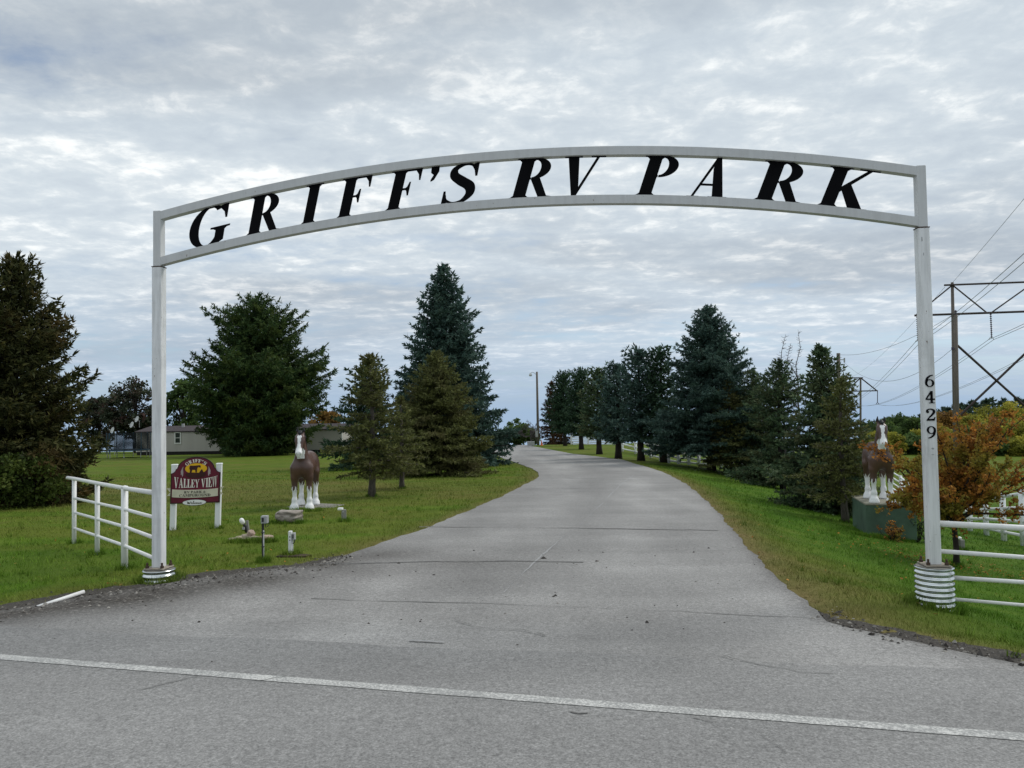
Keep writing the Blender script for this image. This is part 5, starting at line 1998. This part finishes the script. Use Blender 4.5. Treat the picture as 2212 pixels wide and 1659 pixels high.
# ------------------------------------------------------------------ small posts and lamps on the lawn
q = hit(531, 1164); k_ = pxm(q.y)
sp = empty('spotlight', q, 'round white spotlight on a grey stake above the stone heap', 'lamp')
so = sp.location
m = MB(so); c = Vector((q.x + 3 * k_, q.y + .06, 0)); zt = top_z(534, 1125, q.y)
m.box(Vector((c.x, c.y, (q.z - .1 + zt) / 2)), (5 * k_, .035, zt - q.z + .1), (Vector((1, 0, .12)).normalized(), Vector((0, 1, 0)), Vector((-.12, 0, 1)).normalized())); m.build('stake', 'weathered_wood', sp)
m = MB(so); hc = at(523, 1126, q.y - .08)
m.lathe(hc, [(.3 * k_ * 3, -.06), (4.6 * k_, -.04), (5.2 * k_, 0), (4.9 * k_, .03), (3 * k_, .055), (.3 * k_, .062)], 16, axis=(-.35, -.3, .9)); m.build('lamp_head', 'lamp_white', sp, smooth_=True)
m = MB(so); m.tube([at(526, 1131, q.y - .02), at(529, 1137, q.y), at(532, 1150, q.y + .03)], [.02, .026, .02], 8); m.build('bracket', 'dark_metal', sp, smooth_=True)
m = MB(so); m.box(at(526.5, 1141, q.y - .02), (4.5 * k_, .05, 5 * k_)); m.build('junction_box', 'grey_box', sp)

q = hit(568, 1215); k_ = pxm(q.y)
mp = empty('meter_post', q, 'grey meter box on a thin dark post beside the drive', 'post')
so = mp.location
zt = top_z(572, 1130, q.y)
m = MB(so); m.box(Vector((q.x - .6 * k_, q.y + .02, (q.z - .1 + zt) / 2)), (4.0 * k_, .03, zt - q.z + .1)); m.build('post', 'dark_metal', mp)
m = MB(so); z2 = top_z(570, 1145, q.y); m.tube([Vector((q.x + 2.1 * k_, q.y - .01, q.z - .1)), Vector((q.x + 2.1 * k_, q.y - .01, z2))], 1.3 * k_, 10); m.build('conduit', 'grey_box', mp, smooth_=True)
for vv in (1150, 1180):
    m = MB(so); m.box(Vector((q.x + .8 * k_, q.y - .012, top_z(569, vv, q.y))), (6.4 * k_, .05, 1.3 * k_)); m.build('strap', 'dark_metal', mp)
m = MB(so); cb = at(572, 1122, q.y); m.bevel_box(cb, (13.5 * k_, .09, 16 * k_), .006); bxm = m.build('meter_box', 'grey_box', mp)
m = MB(so); m.box(cb + Vector((-2.2 * k_, -.048, 0)), (4.5 * k_, .012, 9 * k_)); m.build('hatch', 'dark_metal', bxm)
m = MB(so); m.tube([at(573, 1130, q.y), at(574, 1139, q.y), at(578, 1137, q.y), at(580, 1134, q.y)], .006, 5); m.build('cable', 'dark_metal', mp)

q = hit(628, 1201); k_ = pxm(q.y)
vp = empty('valve_post', q, 'short white post with a small grey outlet box near the drive edge', 'post')
so = vp.location
zt = top_z(627, 1147, q.y)
m = MB(so); m.bevel_box(Vector((q.x - .5 * k_, q.y, (q.z - .1 + zt) / 2)), (7 * k_, .07, zt - q.z + .1), .006); pb_ = m.build('post', 'white_board', vp)
for vv in (1159, 1166, 1195):
    m = MB(so); m.lathe(Vector((q.x - .3 * k_, q.y - .034, top_z(628, vv, q.y))), [(1.4 * k_, 0), (1.4 * k_, .003), (.1 * k_, .004)], 8, axis=(0, -1, 0)); m.build('bolt_hole', 'dark_metal', pb_)
m = MB(so); m.bevel_box(at(635, 1158.5, q.y), (5.5 * k_, .08, 15 * k_), .005); bb = m.build('outlet_box', 'grey_box', vp)
m = MB(so); m.box(at(634.6, 1158, q.y) + Vector((0, -.043, 0)), (2.2 * k_, .008, 8 * k_)); m.build('hatch', 'dark_metal', bb)
m = MB(so); m.tube([at(632.3, 1165, q.y), at(631.8, 1201, q.y)], 1.3 * k_, 8); m.build('conduit', 'white_board', vp, smooth_=True)
m = MB(so); m.tube([at(637, 1165, q.y - .03), at(636, 1171, q.y - .04), at(633, 1174, q.y - .02)], .008, 6); m.build('cable', 'dark_metal', vp)
q = hit(633, 1203)
m = MB(); m.prism([(-.24, -.07), (.18, -.09), (.28, .02), (.16, .10), (-.20, .08)], lambda u, v, w: Vector((u, v, w)), .03)
o_ = m.build('ground_board', 'mulch'); o_.location = q + Vector((0, 0, -.005)); tag(o_, 'dark board lying flat in the grass at the foot of the white post', 'board')

q = hit(743, 1127); k_ = pxm(q.y)
fl = empty('floodlight', q, 'white floodlight on a short grey wooden post right of the horse', 'lamp')
so = fl.location
zt = top_z(743, 1101, q.y)
m = MB(so); m.bevel_box(Vector((q.x, q.y, (q.z - .1 + zt) / 2)), (9.5 * k_, .09, zt - q.z + .1), .006, (Vector((.94, .34, 0)), Vector((-.34, .94, 0)), Vector((0, 0, 1)))); m.build('post', 'weathered_wood', fl)
m = MB(so); m.bevel_box(at(735.5, 1099.3, q.y - .05), (11 * k_, .10, 5 * k_), .012); m.build('lamp_head', 'lamp_white', fl)
m = MB(so); m.tube([at(739, 1101, q.y - .03), at(741, 1107, q.y - .05)], .016, 6); m.build('bracket', 'grey_box', fl)
q = hit(2078, 1189); k_ = pxm(q.y)
fl = empty('floodlight', q, 'small white topped floodlight post behind the autumn tree trunk', 'lamp')
so = fl.location
zt = top_z(2078, 1166, q.y)
m = MB(so); m.bevel_box(Vector((q.x, q.y, (q.z - .1 + zt) / 2)), (9 * k_, .09, zt - q.z + .1), .006); m.build('post', 'weathered_wood', fl)
m = MB(so); m.lathe(at(2073, 1163, q.y), [(.3 * k_, -2 * k_), (4 * k_, -1.5 * k_), (4.4 * k_, 1 * k_), (3 * k_, 3 * k_), (.3 * k_, 4 * k_)], 12); m.build('lamp_head', 'lamp_white', fl, smooth_=True)

# ------------------------------------------------------------------ long house behind the lawn
HY = 84.0
hx0, hx1 = at(284, 977, HY).x, at(731, 967, HY - 3).x
hz = [at(340, v, HY).z for v in (985, 976.5, 932, 917)]
hw = hx1 - hx0
house = empty('long_house', ((hx0 + hx1) / 2, HY, hz[0]), 'long low beige house with clapboard siding and dark roof behind the big pine', 'house', rz=R(-5.5))
ww = hw / math.cos(R(5.5))
wh = hz[2] - hz[1]
z1 = hz[1] - hz[0]
m = MB(); m.box((0, 3.0, z1 / 2 - .3), (ww - .1, 6.0, z1 + .6)); m.build('skirting', 'skirting', house)
m = MB(); m.box((0, 3.0, z1 + wh / 2), (ww - .06, 5.94, wh)); wall = m.build('wall', 'siding_dark_gap', house)
nS = 14
m = MB()
sh = wh / nS
m.add([(-ww / 2, -.02, 0), (ww / 2, -.02, 0), (ww / 2, .0, sh), (-ww / 2, .0, sh), (-ww / 2, .03, 0), (ww / 2, .03, 0), (ww / 2, .03, sh), (-ww / 2, .03, sh)],
      [(0, 1, 2, 3), (1, 5, 6, 2), (0, 4, 5, 1), (4, 0, 3, 7), (3, 2, 6, 7)])
pl = m.mesh('plank'); pl.materials.append(MATS['siding'])
for i in range(nS):
    o_ = link('plank', pl, None, wall); o_.location = (0, 0, z1 + sh * i + .002)
    o_ = link('plank', pl, None, wall); o_.location = (ww / 2, 3.0, z1 + sh * i + .002); o_.rotation_euler = (0, 0, R(90)); o_.scale = (6.0 / ww, 1, 1)
rz_ = z1 + wh
rh = (hz[3] - hz[2]) * 0.72
m = MB()
e_ = .14
m.add([(-ww / 2 - e_, -e_, rz_), (ww / 2 + e_, -e_, rz_), (ww / 2 + e_, 6 + e_, rz_), (-ww / 2 - e_, 6 + e_, rz_), (-ww / 2 - e_, 3, rz_ + rh), (ww / 2 + e_, 3, rz_ + rh),
       (-ww / 2 - e_, -e_, rz_ - .12), (ww / 2 + e_, -e_, rz_ - .12), (ww / 2 + e_, 6 + e_, rz_ - .12), (-ww / 2 - e_, 6 + e_, rz_ - .12)],
      [(0, 1, 5, 4), (2, 3, 4, 5), (1, 2, 5), (3, 0, 4), (6, 7, 1, 0), (7, 8, 2, 1), (9, 8, 7, 6), (8, 9, 3, 2), (9, 6, 0, 3)])
roof = m.build('roof', 'roof_shingle', house)
m = MB(); m.box((-ww / 2 + 4.2, 2.2, rz_ + rh * .9), (.25, .25, .6)); m.build('vent_pipe', 'grey_box', roof)
for (u0, u1, va, vb) in ((322, 333, 938, 961), (372, 384.5, 937.5, 961), (457, 470, 938, 952.5)):
    k_ = pxm(HY)
    cxw = (at((u0 + u1) / 2, 950, HY).x - (hx0 + hx1) / 2)
    cz = at(340, (va + vb) / 2, HY).z - hz[0] + .12
    w_, h_ = (u1 - u0) * k_, (vb - va) * k_
    m = MB()
    for (x, z, sx, sz) in ((-w_ / 2, 0, .09, h_ + .18), (w_ / 2, 0, .09, h_ + .18), (0, h_ / 2, w_ + .09, .09), (0, -h_ / 2, w_ + .12, .10), (0, 0, w_, .05)):
        m.box((cxw + x, -.05 - (.004 if sx > .2 else 0), cz + z), (sx, .06, sz))
    wf = m.build('window', 'trim_white', house)
    m = MB(); m.box((cxw, -.035, cz), (w_ - .02, .03, h_ - .02)); m.build('pane', 'window_glass', wf)
m = MB(); m.box((-ww / 2 + .04, -.03, z1 + wh / 2), (.12, .07, wh)); m.build('corner_trim', 'trim_white', house)
m = MB(); m.box((ww / 2 - .04, -.03, z1 + wh / 2), (.12, .07, wh)); m.build('corner_trim', 'trim_white', house)

for k, (u, v, lab) in enumerate(((297, 906, 'upper satellite dish above the house roof corner'), (286, 918, 'middle satellite dish at the house roof edge'), (244, 929.5, 'satellite dish standing low behind the trampoline'))):
    y_ = HY + (1.5 if k < 2 else 3)
    c = at(u, v, y_)
    bz = hz[3] - .3 if k < 2 else Tz(c.x, c.y) - .2
    d = empty('satellite_dish', (c.x, c.y, bz), lab, 'satellite dish', 'satellite dishes at the house')
    m = MB(d.location)
    ax_ = Vector((-.55, -.75, .35))
    m.lathe(c, [(.02, -.02), (.16, .0), (.28, .045), (.35, .09), (.355, .10), (.28, .06), (.15, .015), (.02, .0)], 20, axis=ax_); m.build('reflector', 'grey_steel', d, smooth_=True)
    m = MB(d.location); m.tube([c - ax_ * .02, c + Vector((.16, .1, -.22)), Vector((c.x + .16, c.y + .1, bz))], .03, 6); m.build('mast', 'grey_box', d)
    m = MB(d.location); m.tube([c + Vector((0, 0, -.28)), c + ax_.normalized() * .42 + Vector((0, 0, -.10))], .018, 5); m.box(c + ax_.normalized() * .42 + Vector((0, 0, -.08)), (.09, .14, .09)); m.build('receiver_arm', 'grey_box', d)

ty = 76.0
tc = at(278, 985, ty); k_ = pxm(ty)
tz_ = Tz(tc.x, ty)
tr_ = empty('trampoline', (tc.x, ty, tz_), 'round trampoline with dark safety net in front of the house corner', 'trampoline')
Rt = 42 * k_
zm = top_z(278, 972, ty) - tz_; zn = top_z(278, 936, ty) - tz_
m = MB(); m.lathe((0, 0, 0), [(Rt, zm - .05), (Rt + .05, zm), (Rt, zm + .05), (Rt - .35, zm + .05), (Rt - .35, zm - .02)], 32); m.build('frame_pad', 'pad_blue', tr_)
m = MB(); m.lathe((0, 0, 0), [(.05, zm), (Rt - .36, zm), (Rt - .36, zm + .012), (.05, zm + .012)], 32); m.build('mat', 'net_dark', tr_)
for i in range(8):
    a = i * math.pi / 4 + .25
    m = MB(); m.tube([(Rt * math.cos(a), Rt * math.sin(a), -.1), (Rt * math.cos(a), Rt * math.sin(a), zm)], .035, 6); m.build('leg', 'grey_box', tr_)
    m = MB(); m.tube([((Rt + .08) * math.cos(a), (Rt + .08) * math.sin(a), zm - .3), ((Rt + .08) * math.cos(a), (Rt + .08) * math.sin(a), zn + .08)], .035, 6); m.build('net_pole', 'pad_blue', tr_)
# safety net: real mesh of cords
Vn = []
for i in range(150):
    a = 6.283 * i / 150
    d = .012
    Vn.append([(Rt * math.cos(a - d / Rt), Rt * math.sin(a - d / Rt), zm), (Rt * math.cos(a + d / Rt), Rt * math.sin(a + d / Rt), zm), (Rt * math.cos(a + d / Rt), Rt * math.sin(a + d / Rt), zn), (Rt * math.cos(a - d / Rt), Rt * math.sin(a - d / Rt), zn)])
for j in range(22):
    z = zm + (zn - zm) * (j + 1) / 22
    for i in range(32):
        a, b = 6.283 * i / 32, 6.283 * (i + 1) / 32
        Vn.append([((Rt + .01) * math.cos(a), (Rt + .01) * math.sin(a), z - .016), ((Rt + .01) * math.cos(b), (Rt + .01) * math.sin(b), z - .016), ((Rt + .01) * math.cos(b), (Rt + .01) * math.sin(b), z + .016), ((Rt + .01) * math.cos(a), (Rt + .01) * math.sin(a), z + .016)])
link('safety_net', tri_mesh('safety_net', np.array(Vn), np.zeros(len(Vn))), 'net_dark', tr_)

# white gas tank and white shed beside the house end
ty = 72.0
c = at(763, 966.5, ty); k_ = pxm(ty)
tk = empty('gas_tank', (c.x, ty, Tz(c.x, ty)), 'white horizontal gas tank on short feet behind the spruce', 'tank')
r_ = 3.6 * k_; L_ = 26 * k_
m = MB(tk.location); m.lathe(c - Vector((L_ / 2, 0, 0)), [(.02, 0), (r_ * .6, .04), (r_ * .92, .14), (r_, .28), (r_, L_ - .28), (r_ * .92, L_ - .14), (r_ * .6, L_ - .04), (.02, L_)], 18, axis=(1, 0, 0)); m.build('vessel', 'lamp_white', tk, smooth_=True)
m = MB(tk.location); m.lathe(c + Vector((0, 0, r_ * .9)), [(.09, 0), (.1, .1), (.06, .16), (.01, .17)], 12); m.build('valve_dome', 'lamp_white', tk, smooth_=True)
for s in (-1, 1):
    m = MB(tk.location); zb = Tz(c.x, ty) - .1; m.box(Vector((c.x + s * L_ * .3, ty, (zb + c.z) / 2)), (.1, r_ * 1.5, c.z - zb)); m.build('foot', 'concrete', tk)
c = at(745, 968, 92); zb = Tz(c.x, 92) - .2
sd = empty('white_shed', (c.x, 92, zb), 'small white shed half hidden between house end and dark spruce', 'shed')
m = MB(); m.box((0, 1.2, 1.2), (2.6, 2.4, 2.4)); m.build('wall', 'white_board', sd)
m = MB(); m.add([(-1.5, -.2, 2.4), (1.5, -.2, 2.4), (1.5, 2.6, 2.4), (-1.5, 2.6, 2.4), (0, -.2, 3.2), (0, 2.6, 3.2)], [(0, 4, 5, 3), (1, 2, 5, 4), (0, 1, 4), (2, 3, 5), (3, 2, 1, 0)]); m.build('roof', 'roof_shingle', sd)
m = MB(); m.box((-.1, -.03, 1.0), (.95, .05, 1.95)); dr = m.build('door', 'grey_steel', sd)
m = MB(); m.box((.27, -.07, 1.0), (.05, .05, .12)); m.build('handle', 'dark_metal', dr)

# ------------------------------------------------------------------ lamp pole and small things at the crest
LY = 108.0
b = at(1162.5, 960, LY); b.z = Tz(b.x, LY)
lp = empty('lamp_pole', b, 'tall wooden pole with a curved arm lamp at the crest of the drive', 'lamp')
zt = top_z(1162, 803, LY) - b.z; k_ = pxm(LY)
m = MB(); m.tube([(0, 0, -.3), (0, 0, zt * .5), (0, 0, zt)], [.20, .17, .14], 10); m.build('pole', 'tower_wood', lp, smooth_=True)
m = MB(); m.tube([(-.14, -.05, zt - .35), (-.5, -.05, zt - .08), (-.75, -.05, zt - .06), (-.88, -.05, zt - .18)], .035, 6); m.build('arm', 'grey_box', lp, smooth_=True)
m = MB(); m.lathe((-.9, -.05, zt - .55), [(.05, -.08), (.2, -.05), (.22, .12), (.15, .3), (.05, .42)], 12); m.build('lamp_head', 'grey_steel', lp, smooth_=True)
m = MB(); m.box((-.18, -.2, 1.6), (.35, .25, .85)); m.build('meter_box', 'grey_box', lp)
c = at(1170, 962, 105); c.z = Tz(c.x, 105); m = MB(); m.lathe((0, 0, 0), [(.24, 0), (.24, .04), (.16, .05), (.03, .75), (.01, .76)], 14)
o_ = m.build('traffic_cone', 'cone_orange', smooth_=False); o_.location = c; tag(o_, 'small orange traffic cone right of the lamp pole', 'cone')
c = at(1147, 961, 104); c.z = Tz(c.x, 104); m = MB(); m.bevel_box((0, 0, .3), (1.0, .6, .6), .03); o_ = m.build('utility_box', 'grey_box'); o_.location = c; tag(o_, 'low grey utility box left of the lamp pole', 'box')

# ------------------------------------------------------------------ power line
TY = 65.0
k_ = pxm(TY)
tb = at(2064, 1010, TY); tb.z = Tz(tb.x, TY) - .3
tw = empty('power_tower', tb, 'tall wooden H frame power tower with crossed braces behind the autumn tree', 'tower')
to = tw.location


def tpt(u, v, dy=0.0):
    return at(u, v, TY + dy)


x2 = 2231
for (ut, ub) in ((2057, 2064.5), (x2, x2 + 9)):
    m = MB(to); t_ = tpt(ut, 610); b_ = tpt(ub, 1000); b_.z = Tz(b_.x, b_.y) - .4
    m.tube([b_, b_.lerp(t_, .5), t_], [.20, .165, .115], 12); m.build('pole', 'tower_wood', tw, smooth_=True)
for (p0, p1, r, dy, nm) in (((2040, 616), (2250, 608), .085, -.16, 'top_crossarm'), ((1976, 681.5), (2312, 669.5), .10, -.18, 'main_crossarm'),
                            ((2057, 616), (1980, 679), .06, -.14, 'brace'), ((2059, 617), (2131, 675), .06, -.15, 'brace'), ((2232, 611), (2142, 675), .06, -.15, 'brace'), ((2233, 612), (2306, 669), .06, -.14, 'brace'),
                            ((2068, 746), (2238, 899), .095, -.20, 'cross_brace'), ((2072, 899), (2233, 746), .095, -.12, 'cross_brace')):
    m = MB(to); m.tube([tpt(*p0, dy), tpt(*p1, dy)], r, 6); m.build(nm, 'tower_steel', tw)
ins = [(1981, 684), (2140, 678), (2300, 672)]
ends = []
for (u, v) in ins:
    a = tpt(u, v, -.18); b_ = tpt(u + 1.2, v + 53, -.18)
    m = MB(to)
    n = 12
    prof = []
    for i in range(n):
        z = -(a.z - b_.z) * i / n
        prof += [(.035, z), (.085, z - .02), (.085, z - .06), (.035, z - .09)]
    m.lathe(a, prof[::-1], 8); it = m.build('insulator_string', 'insulator', tw)
    m = MB(to); m.tube([b_ + Vector((-.22, 0, -.10)), b_ + Vector((-.12, 0, .05)), b_ + Vector((.12, 0, .05)), b_ + Vector((.22, 0, -.10))], .03, 5); m.build('yoke', 'grey_box', it)
    ends.append(b_)
# second pole just in front carrying the lower line
PY = 58.0
b_ = at(2066.5, 1010, PY); b_.z = Tz(b_.x, PY) - .3
dp = empty('distribution_pole', b_, 'shorter wooden pole overlapping the near leg of the H frame tower', 'pole')
t_ = at(2064.5, 680, PY)
m = MB(b_); m.tube([b_, b_.lerp(t_, .5), t_], [.19, .165, .125], 12); m.build('pole', 'tower_wood', dp, smooth_=True)
m = MB(b_); m.lathe(t_, [(.05, 0), (.05, .15), (.09, .18), (.09, .30), (.03, .36)], 10); m.build('top_insulator', 'insulator', dp)
m = MB(b_); m.lathe(at(2058, 753, PY - .1), [(.05, -.12), (.10, -.1), (.10, .1), (.05, .12)], 8); m.build('side_insulator', 'insulator', dp)
# far H frame and far pole, seen between the pointed spruce and the numbered post
FY = 210.0
b_ = at(1858, 1000, FY); b_.z = Tz(b_.x, FY) - 1
ft = empty('power_tower', b_, 'far away H frame power tower seen above the spruce beside the numbered post', 'tower')
fp = lambda u, v: at(u, v, FY)
for (ut, ub) in ((1859, 1860), (1812, 1812)):
    m = MB(b_); t_ = fp(ut, 815); q_ = Vector((fp(ub, 990).x, FY, b_.z)); m.tube([q_, t_], [.32, .24], 8); m.build('pole', 'tower_wood', ft)
for (p0, p1, nm) in (((1826, 816.5), (1864, 816), 'top_crossarm'), ((1800, 846), (1896, 844), 'main_crossarm'), ((1859, 816), (1893, 843), 'brace'), ((1858, 817), (1840, 834), 'brace')):
    m = MB(b_); m.tube([fp(*p0), fp(*p1)], .17, 6); m.build(nm, 'tower_steel', ft)
m = MB(b_); m.tube([fp(1895.5, 845), fp(1895.5, 868)], .10, 6); m.tube([fp(1893, 873), fp(1895.5, 868), fp(1898, 873)], .10, 6); m.build('insulator_string', 'insulator', ft)
q_ = at(1811, 1000, 95); q_.z = Tz(q_.x, 95) - .3
fpn = empty('distribution_pole', q_, 'wooden pole top with a side bracket just above the pointed spruce', 'pole')
m = MB(q_); t_ = at(1811, 763, 95); m.tube([q_, t_], [.28, .22], 9); m.build('pole', 'tower_wood', fpn, smooth_=True)
m = MB(q_); m.tube([at(1803, 777, 95), at(1825, 777, 95)], .06, 6); m.tube([at(1824, 773, 95), at(1824, 783, 95)], .09, 6); m.build('bracket', 'grey_box', fpn)


def wire(a, b, sag, r, label, group):
    m = MB()
    n = 16
    pts = []
    for i in range(n + 1):
        t = i / n
        p_ = a.lerp(b, t); p_.z -= sag * 4 * t * (1 - t)
        pts.append(p_)
    m.tube(pts, r, 4, caps=False)
    o_ = m.build('power_line', 'wire')
    tag(o_, label, 'power line', group)


fe1, fe2, fe0 = fp(1897, 874), fp(1845, 874), fp(1800, 874)
wg = 'conductors between the two H frame towers'
for e, f, nm in zip(ends, (fe0, fe2, fe1), ('nearest the numbered post', 'at the middle insulator', 'at the far arm')):
    for dx, sd in ((-.22, 'left'), (.22, 'right')):
        wire(e + Vector((dx, 0, -.1)), f + Vector((dx, 0, 0)), 2.2, .022, '%s wire of the conductor pair %s, running to the far tower' % (sd, nm), wg)
        # the same line coming on past the viewer's side
        d = e - f
        wire(e + Vector((dx, 0, -.1)), e + d * .42 + Vector((dx, 0, 2.0)), .8, .020, '%s wire of the conductor pair %s, running off the picture' % (sd, nm), 'conductors leaving the near tower')
wire(tpt(2041, 620), fp(1827, 818), 1.5, .015, 'thin shield wire from the near tower top to the far tower', 'shield wires')
wire(tpt(2057, 611), tpt(2057, 611) + (tpt(2057, 611) - fp(1859, 816)) * .5 + Vector((0, 0, 3)), .5, .015, 'thin shield wire climbing from the near tower towards the picture edge', 'shield wires')
wire(at(2064.5, 676, PY), at(1811, 766, 95), 1.0, .017, 'thin wire from the shorter pole to the pole above the pointed spruce', 'lower wires')
wire(at(2058, 753, PY), at(1824, 783, 95), 2.4, .017, 'slack lower wire from the shorter pole to the side bracket', 'lower wires')

# ------------------------------------------------------------------ untrimmed grass round feet and posts, fallen leaves


def tufts():
    spots = []

    def ring(x, y, r, n):
        for _ in range(n):
            a = random.uniform(0, 6.283)
            rr_ = r * random.uniform(.95, 1.35)
            spots.append((x + rr_ * math.cos(a), y + rr_ * math.sin(a)))
    ring(A0.x, A0.y, .21, 46); ring(B0.x, B0.y, .22, 60)
    for q_ in (b1, b2, b3):
        ring(q_.x, q_.y, .07, 14)
    for s_ in (-1, 1):
        ring(pS.x + s_ * 395 * UN, pS.y, .08, 14)
    for (u, v, w) in ((616, 1131, .36), (743, 1127, .09), (568, 1215, .06), (628, 1201, .10), (531, 1172, .34), (571, 1171, .2), (2066, 1224, .09), (2078, 1189, .08), (1892, 1162, .5), (1930, 1165, .5), (655, 1105, .45), (803, 1073, .14), (868, 1056, .1), (1827, 1129, .12)):
        q_ = hit(u, v)
        for _ in range(int(40 + 60 * w)):
            spots.append((q_.x + random.uniform(-w, w), q_.y + random.gauss(0, .05)))
    for _ in range(420):                      # odd coarse clumps all over the near lawn
        r_ = random.uniform(7, 24); a = random.uniform(-.72, .72)
        x, y = r_ * math.sin(a), r_ * math.cos(a)
        if not paved(np.array(x), np.array(y), -.25):
            spots.append((x, y))
    P = np.repeat(np.array(spots), 16, 0)
    n = len(P)
    P = P + rng.normal(0, .022, (n, 2))
    H = rng.uniform(.05, .13, n)
    z = T(P[:, 0], P[:, 1]) - .01
    ang = rng.uniform(0, 6.283, n)
    b = np.column_stack([P, z])
    dx = np.column_stack([np.cos(ang), np.sin(ang), np.zeros(n)]) * .006
    tip = b + np.column_stack([rng.normal(0, .35, (n, 2)) * H[:, None], H])
    me_ = tri_mesh('untrimmed_grass', np.stack([b - dx, b + dx, tip], 1), rng.random(n))
    dry, lush = dry_lush(P[:, 0], P[:, 1])
    for nm, arr in (('dry', dry * .6), ('lush', np.maximum(lush, .5))):
        a_ = me_.attributes.new(nm, 'FLOAT', 'POINT')
        a_.data.foreach_set('value', np.repeat(arr, 3).astype(np.float32))
    o_ = link('untrimmed_grass', me_, 'grass_blade')
    tag(o_, 'longer untrimmed grass round posts, stones and feet', 'grass', kind='stuff')
    # fallen leaves, most of them below the autumn tree
    q_ = hit(2066, 1224)
    L = np.vstack([np.column_stack([rng.normal(q_.x, .9, 420), rng.normal(q_.y - .1, .8, 420)]), np.column_stack([rng.uniform(3, 12, 160), rng.uniform(7, 18, 160)]), np.column_stack([rng.uniform(-9, -3, 90), rng.uniform(9, 18, 90)])])
    L = L[~paved(L[:, 0], L[:, 1], -.05)]
    n = len(L)
    p_ = np.column_stack([L, T(L[:, 0], L[:, 1]) + .035 + rng.random(n) * .02])
    d = norm(np.column_stack([rng.normal(0, 1, (n, 2)), rng.normal(0, .35, n)])); e = norm(np.cross(d, np.column_stack([rng.normal(0, .3, (n, 2)), np.ones(n)])))
    s_ = rng.uniform(.025, .06, (n, 1))
    o_ = link('fallen_leaves', tri_mesh('fallen_leaves', np.stack([p_, p_ + d * s_ * .5 + e * s_ * .35, p_ + d * s_, p_ + d * s_ * .5 - e * s_ * .35], 1), rng.random(n)), 'autumn_shrub')
    tag(o_, 'fallen brown leaves scattered on the grass', 'leaves', kind='stuff')


tufts()
print('tris', sum(sum(len(p.vertices) - 2 for p in m.polygons) if len(m.polygons) < 5000 else len(m.loops) - 2 * len(m.polygons) for m in bpy.data.meshes))
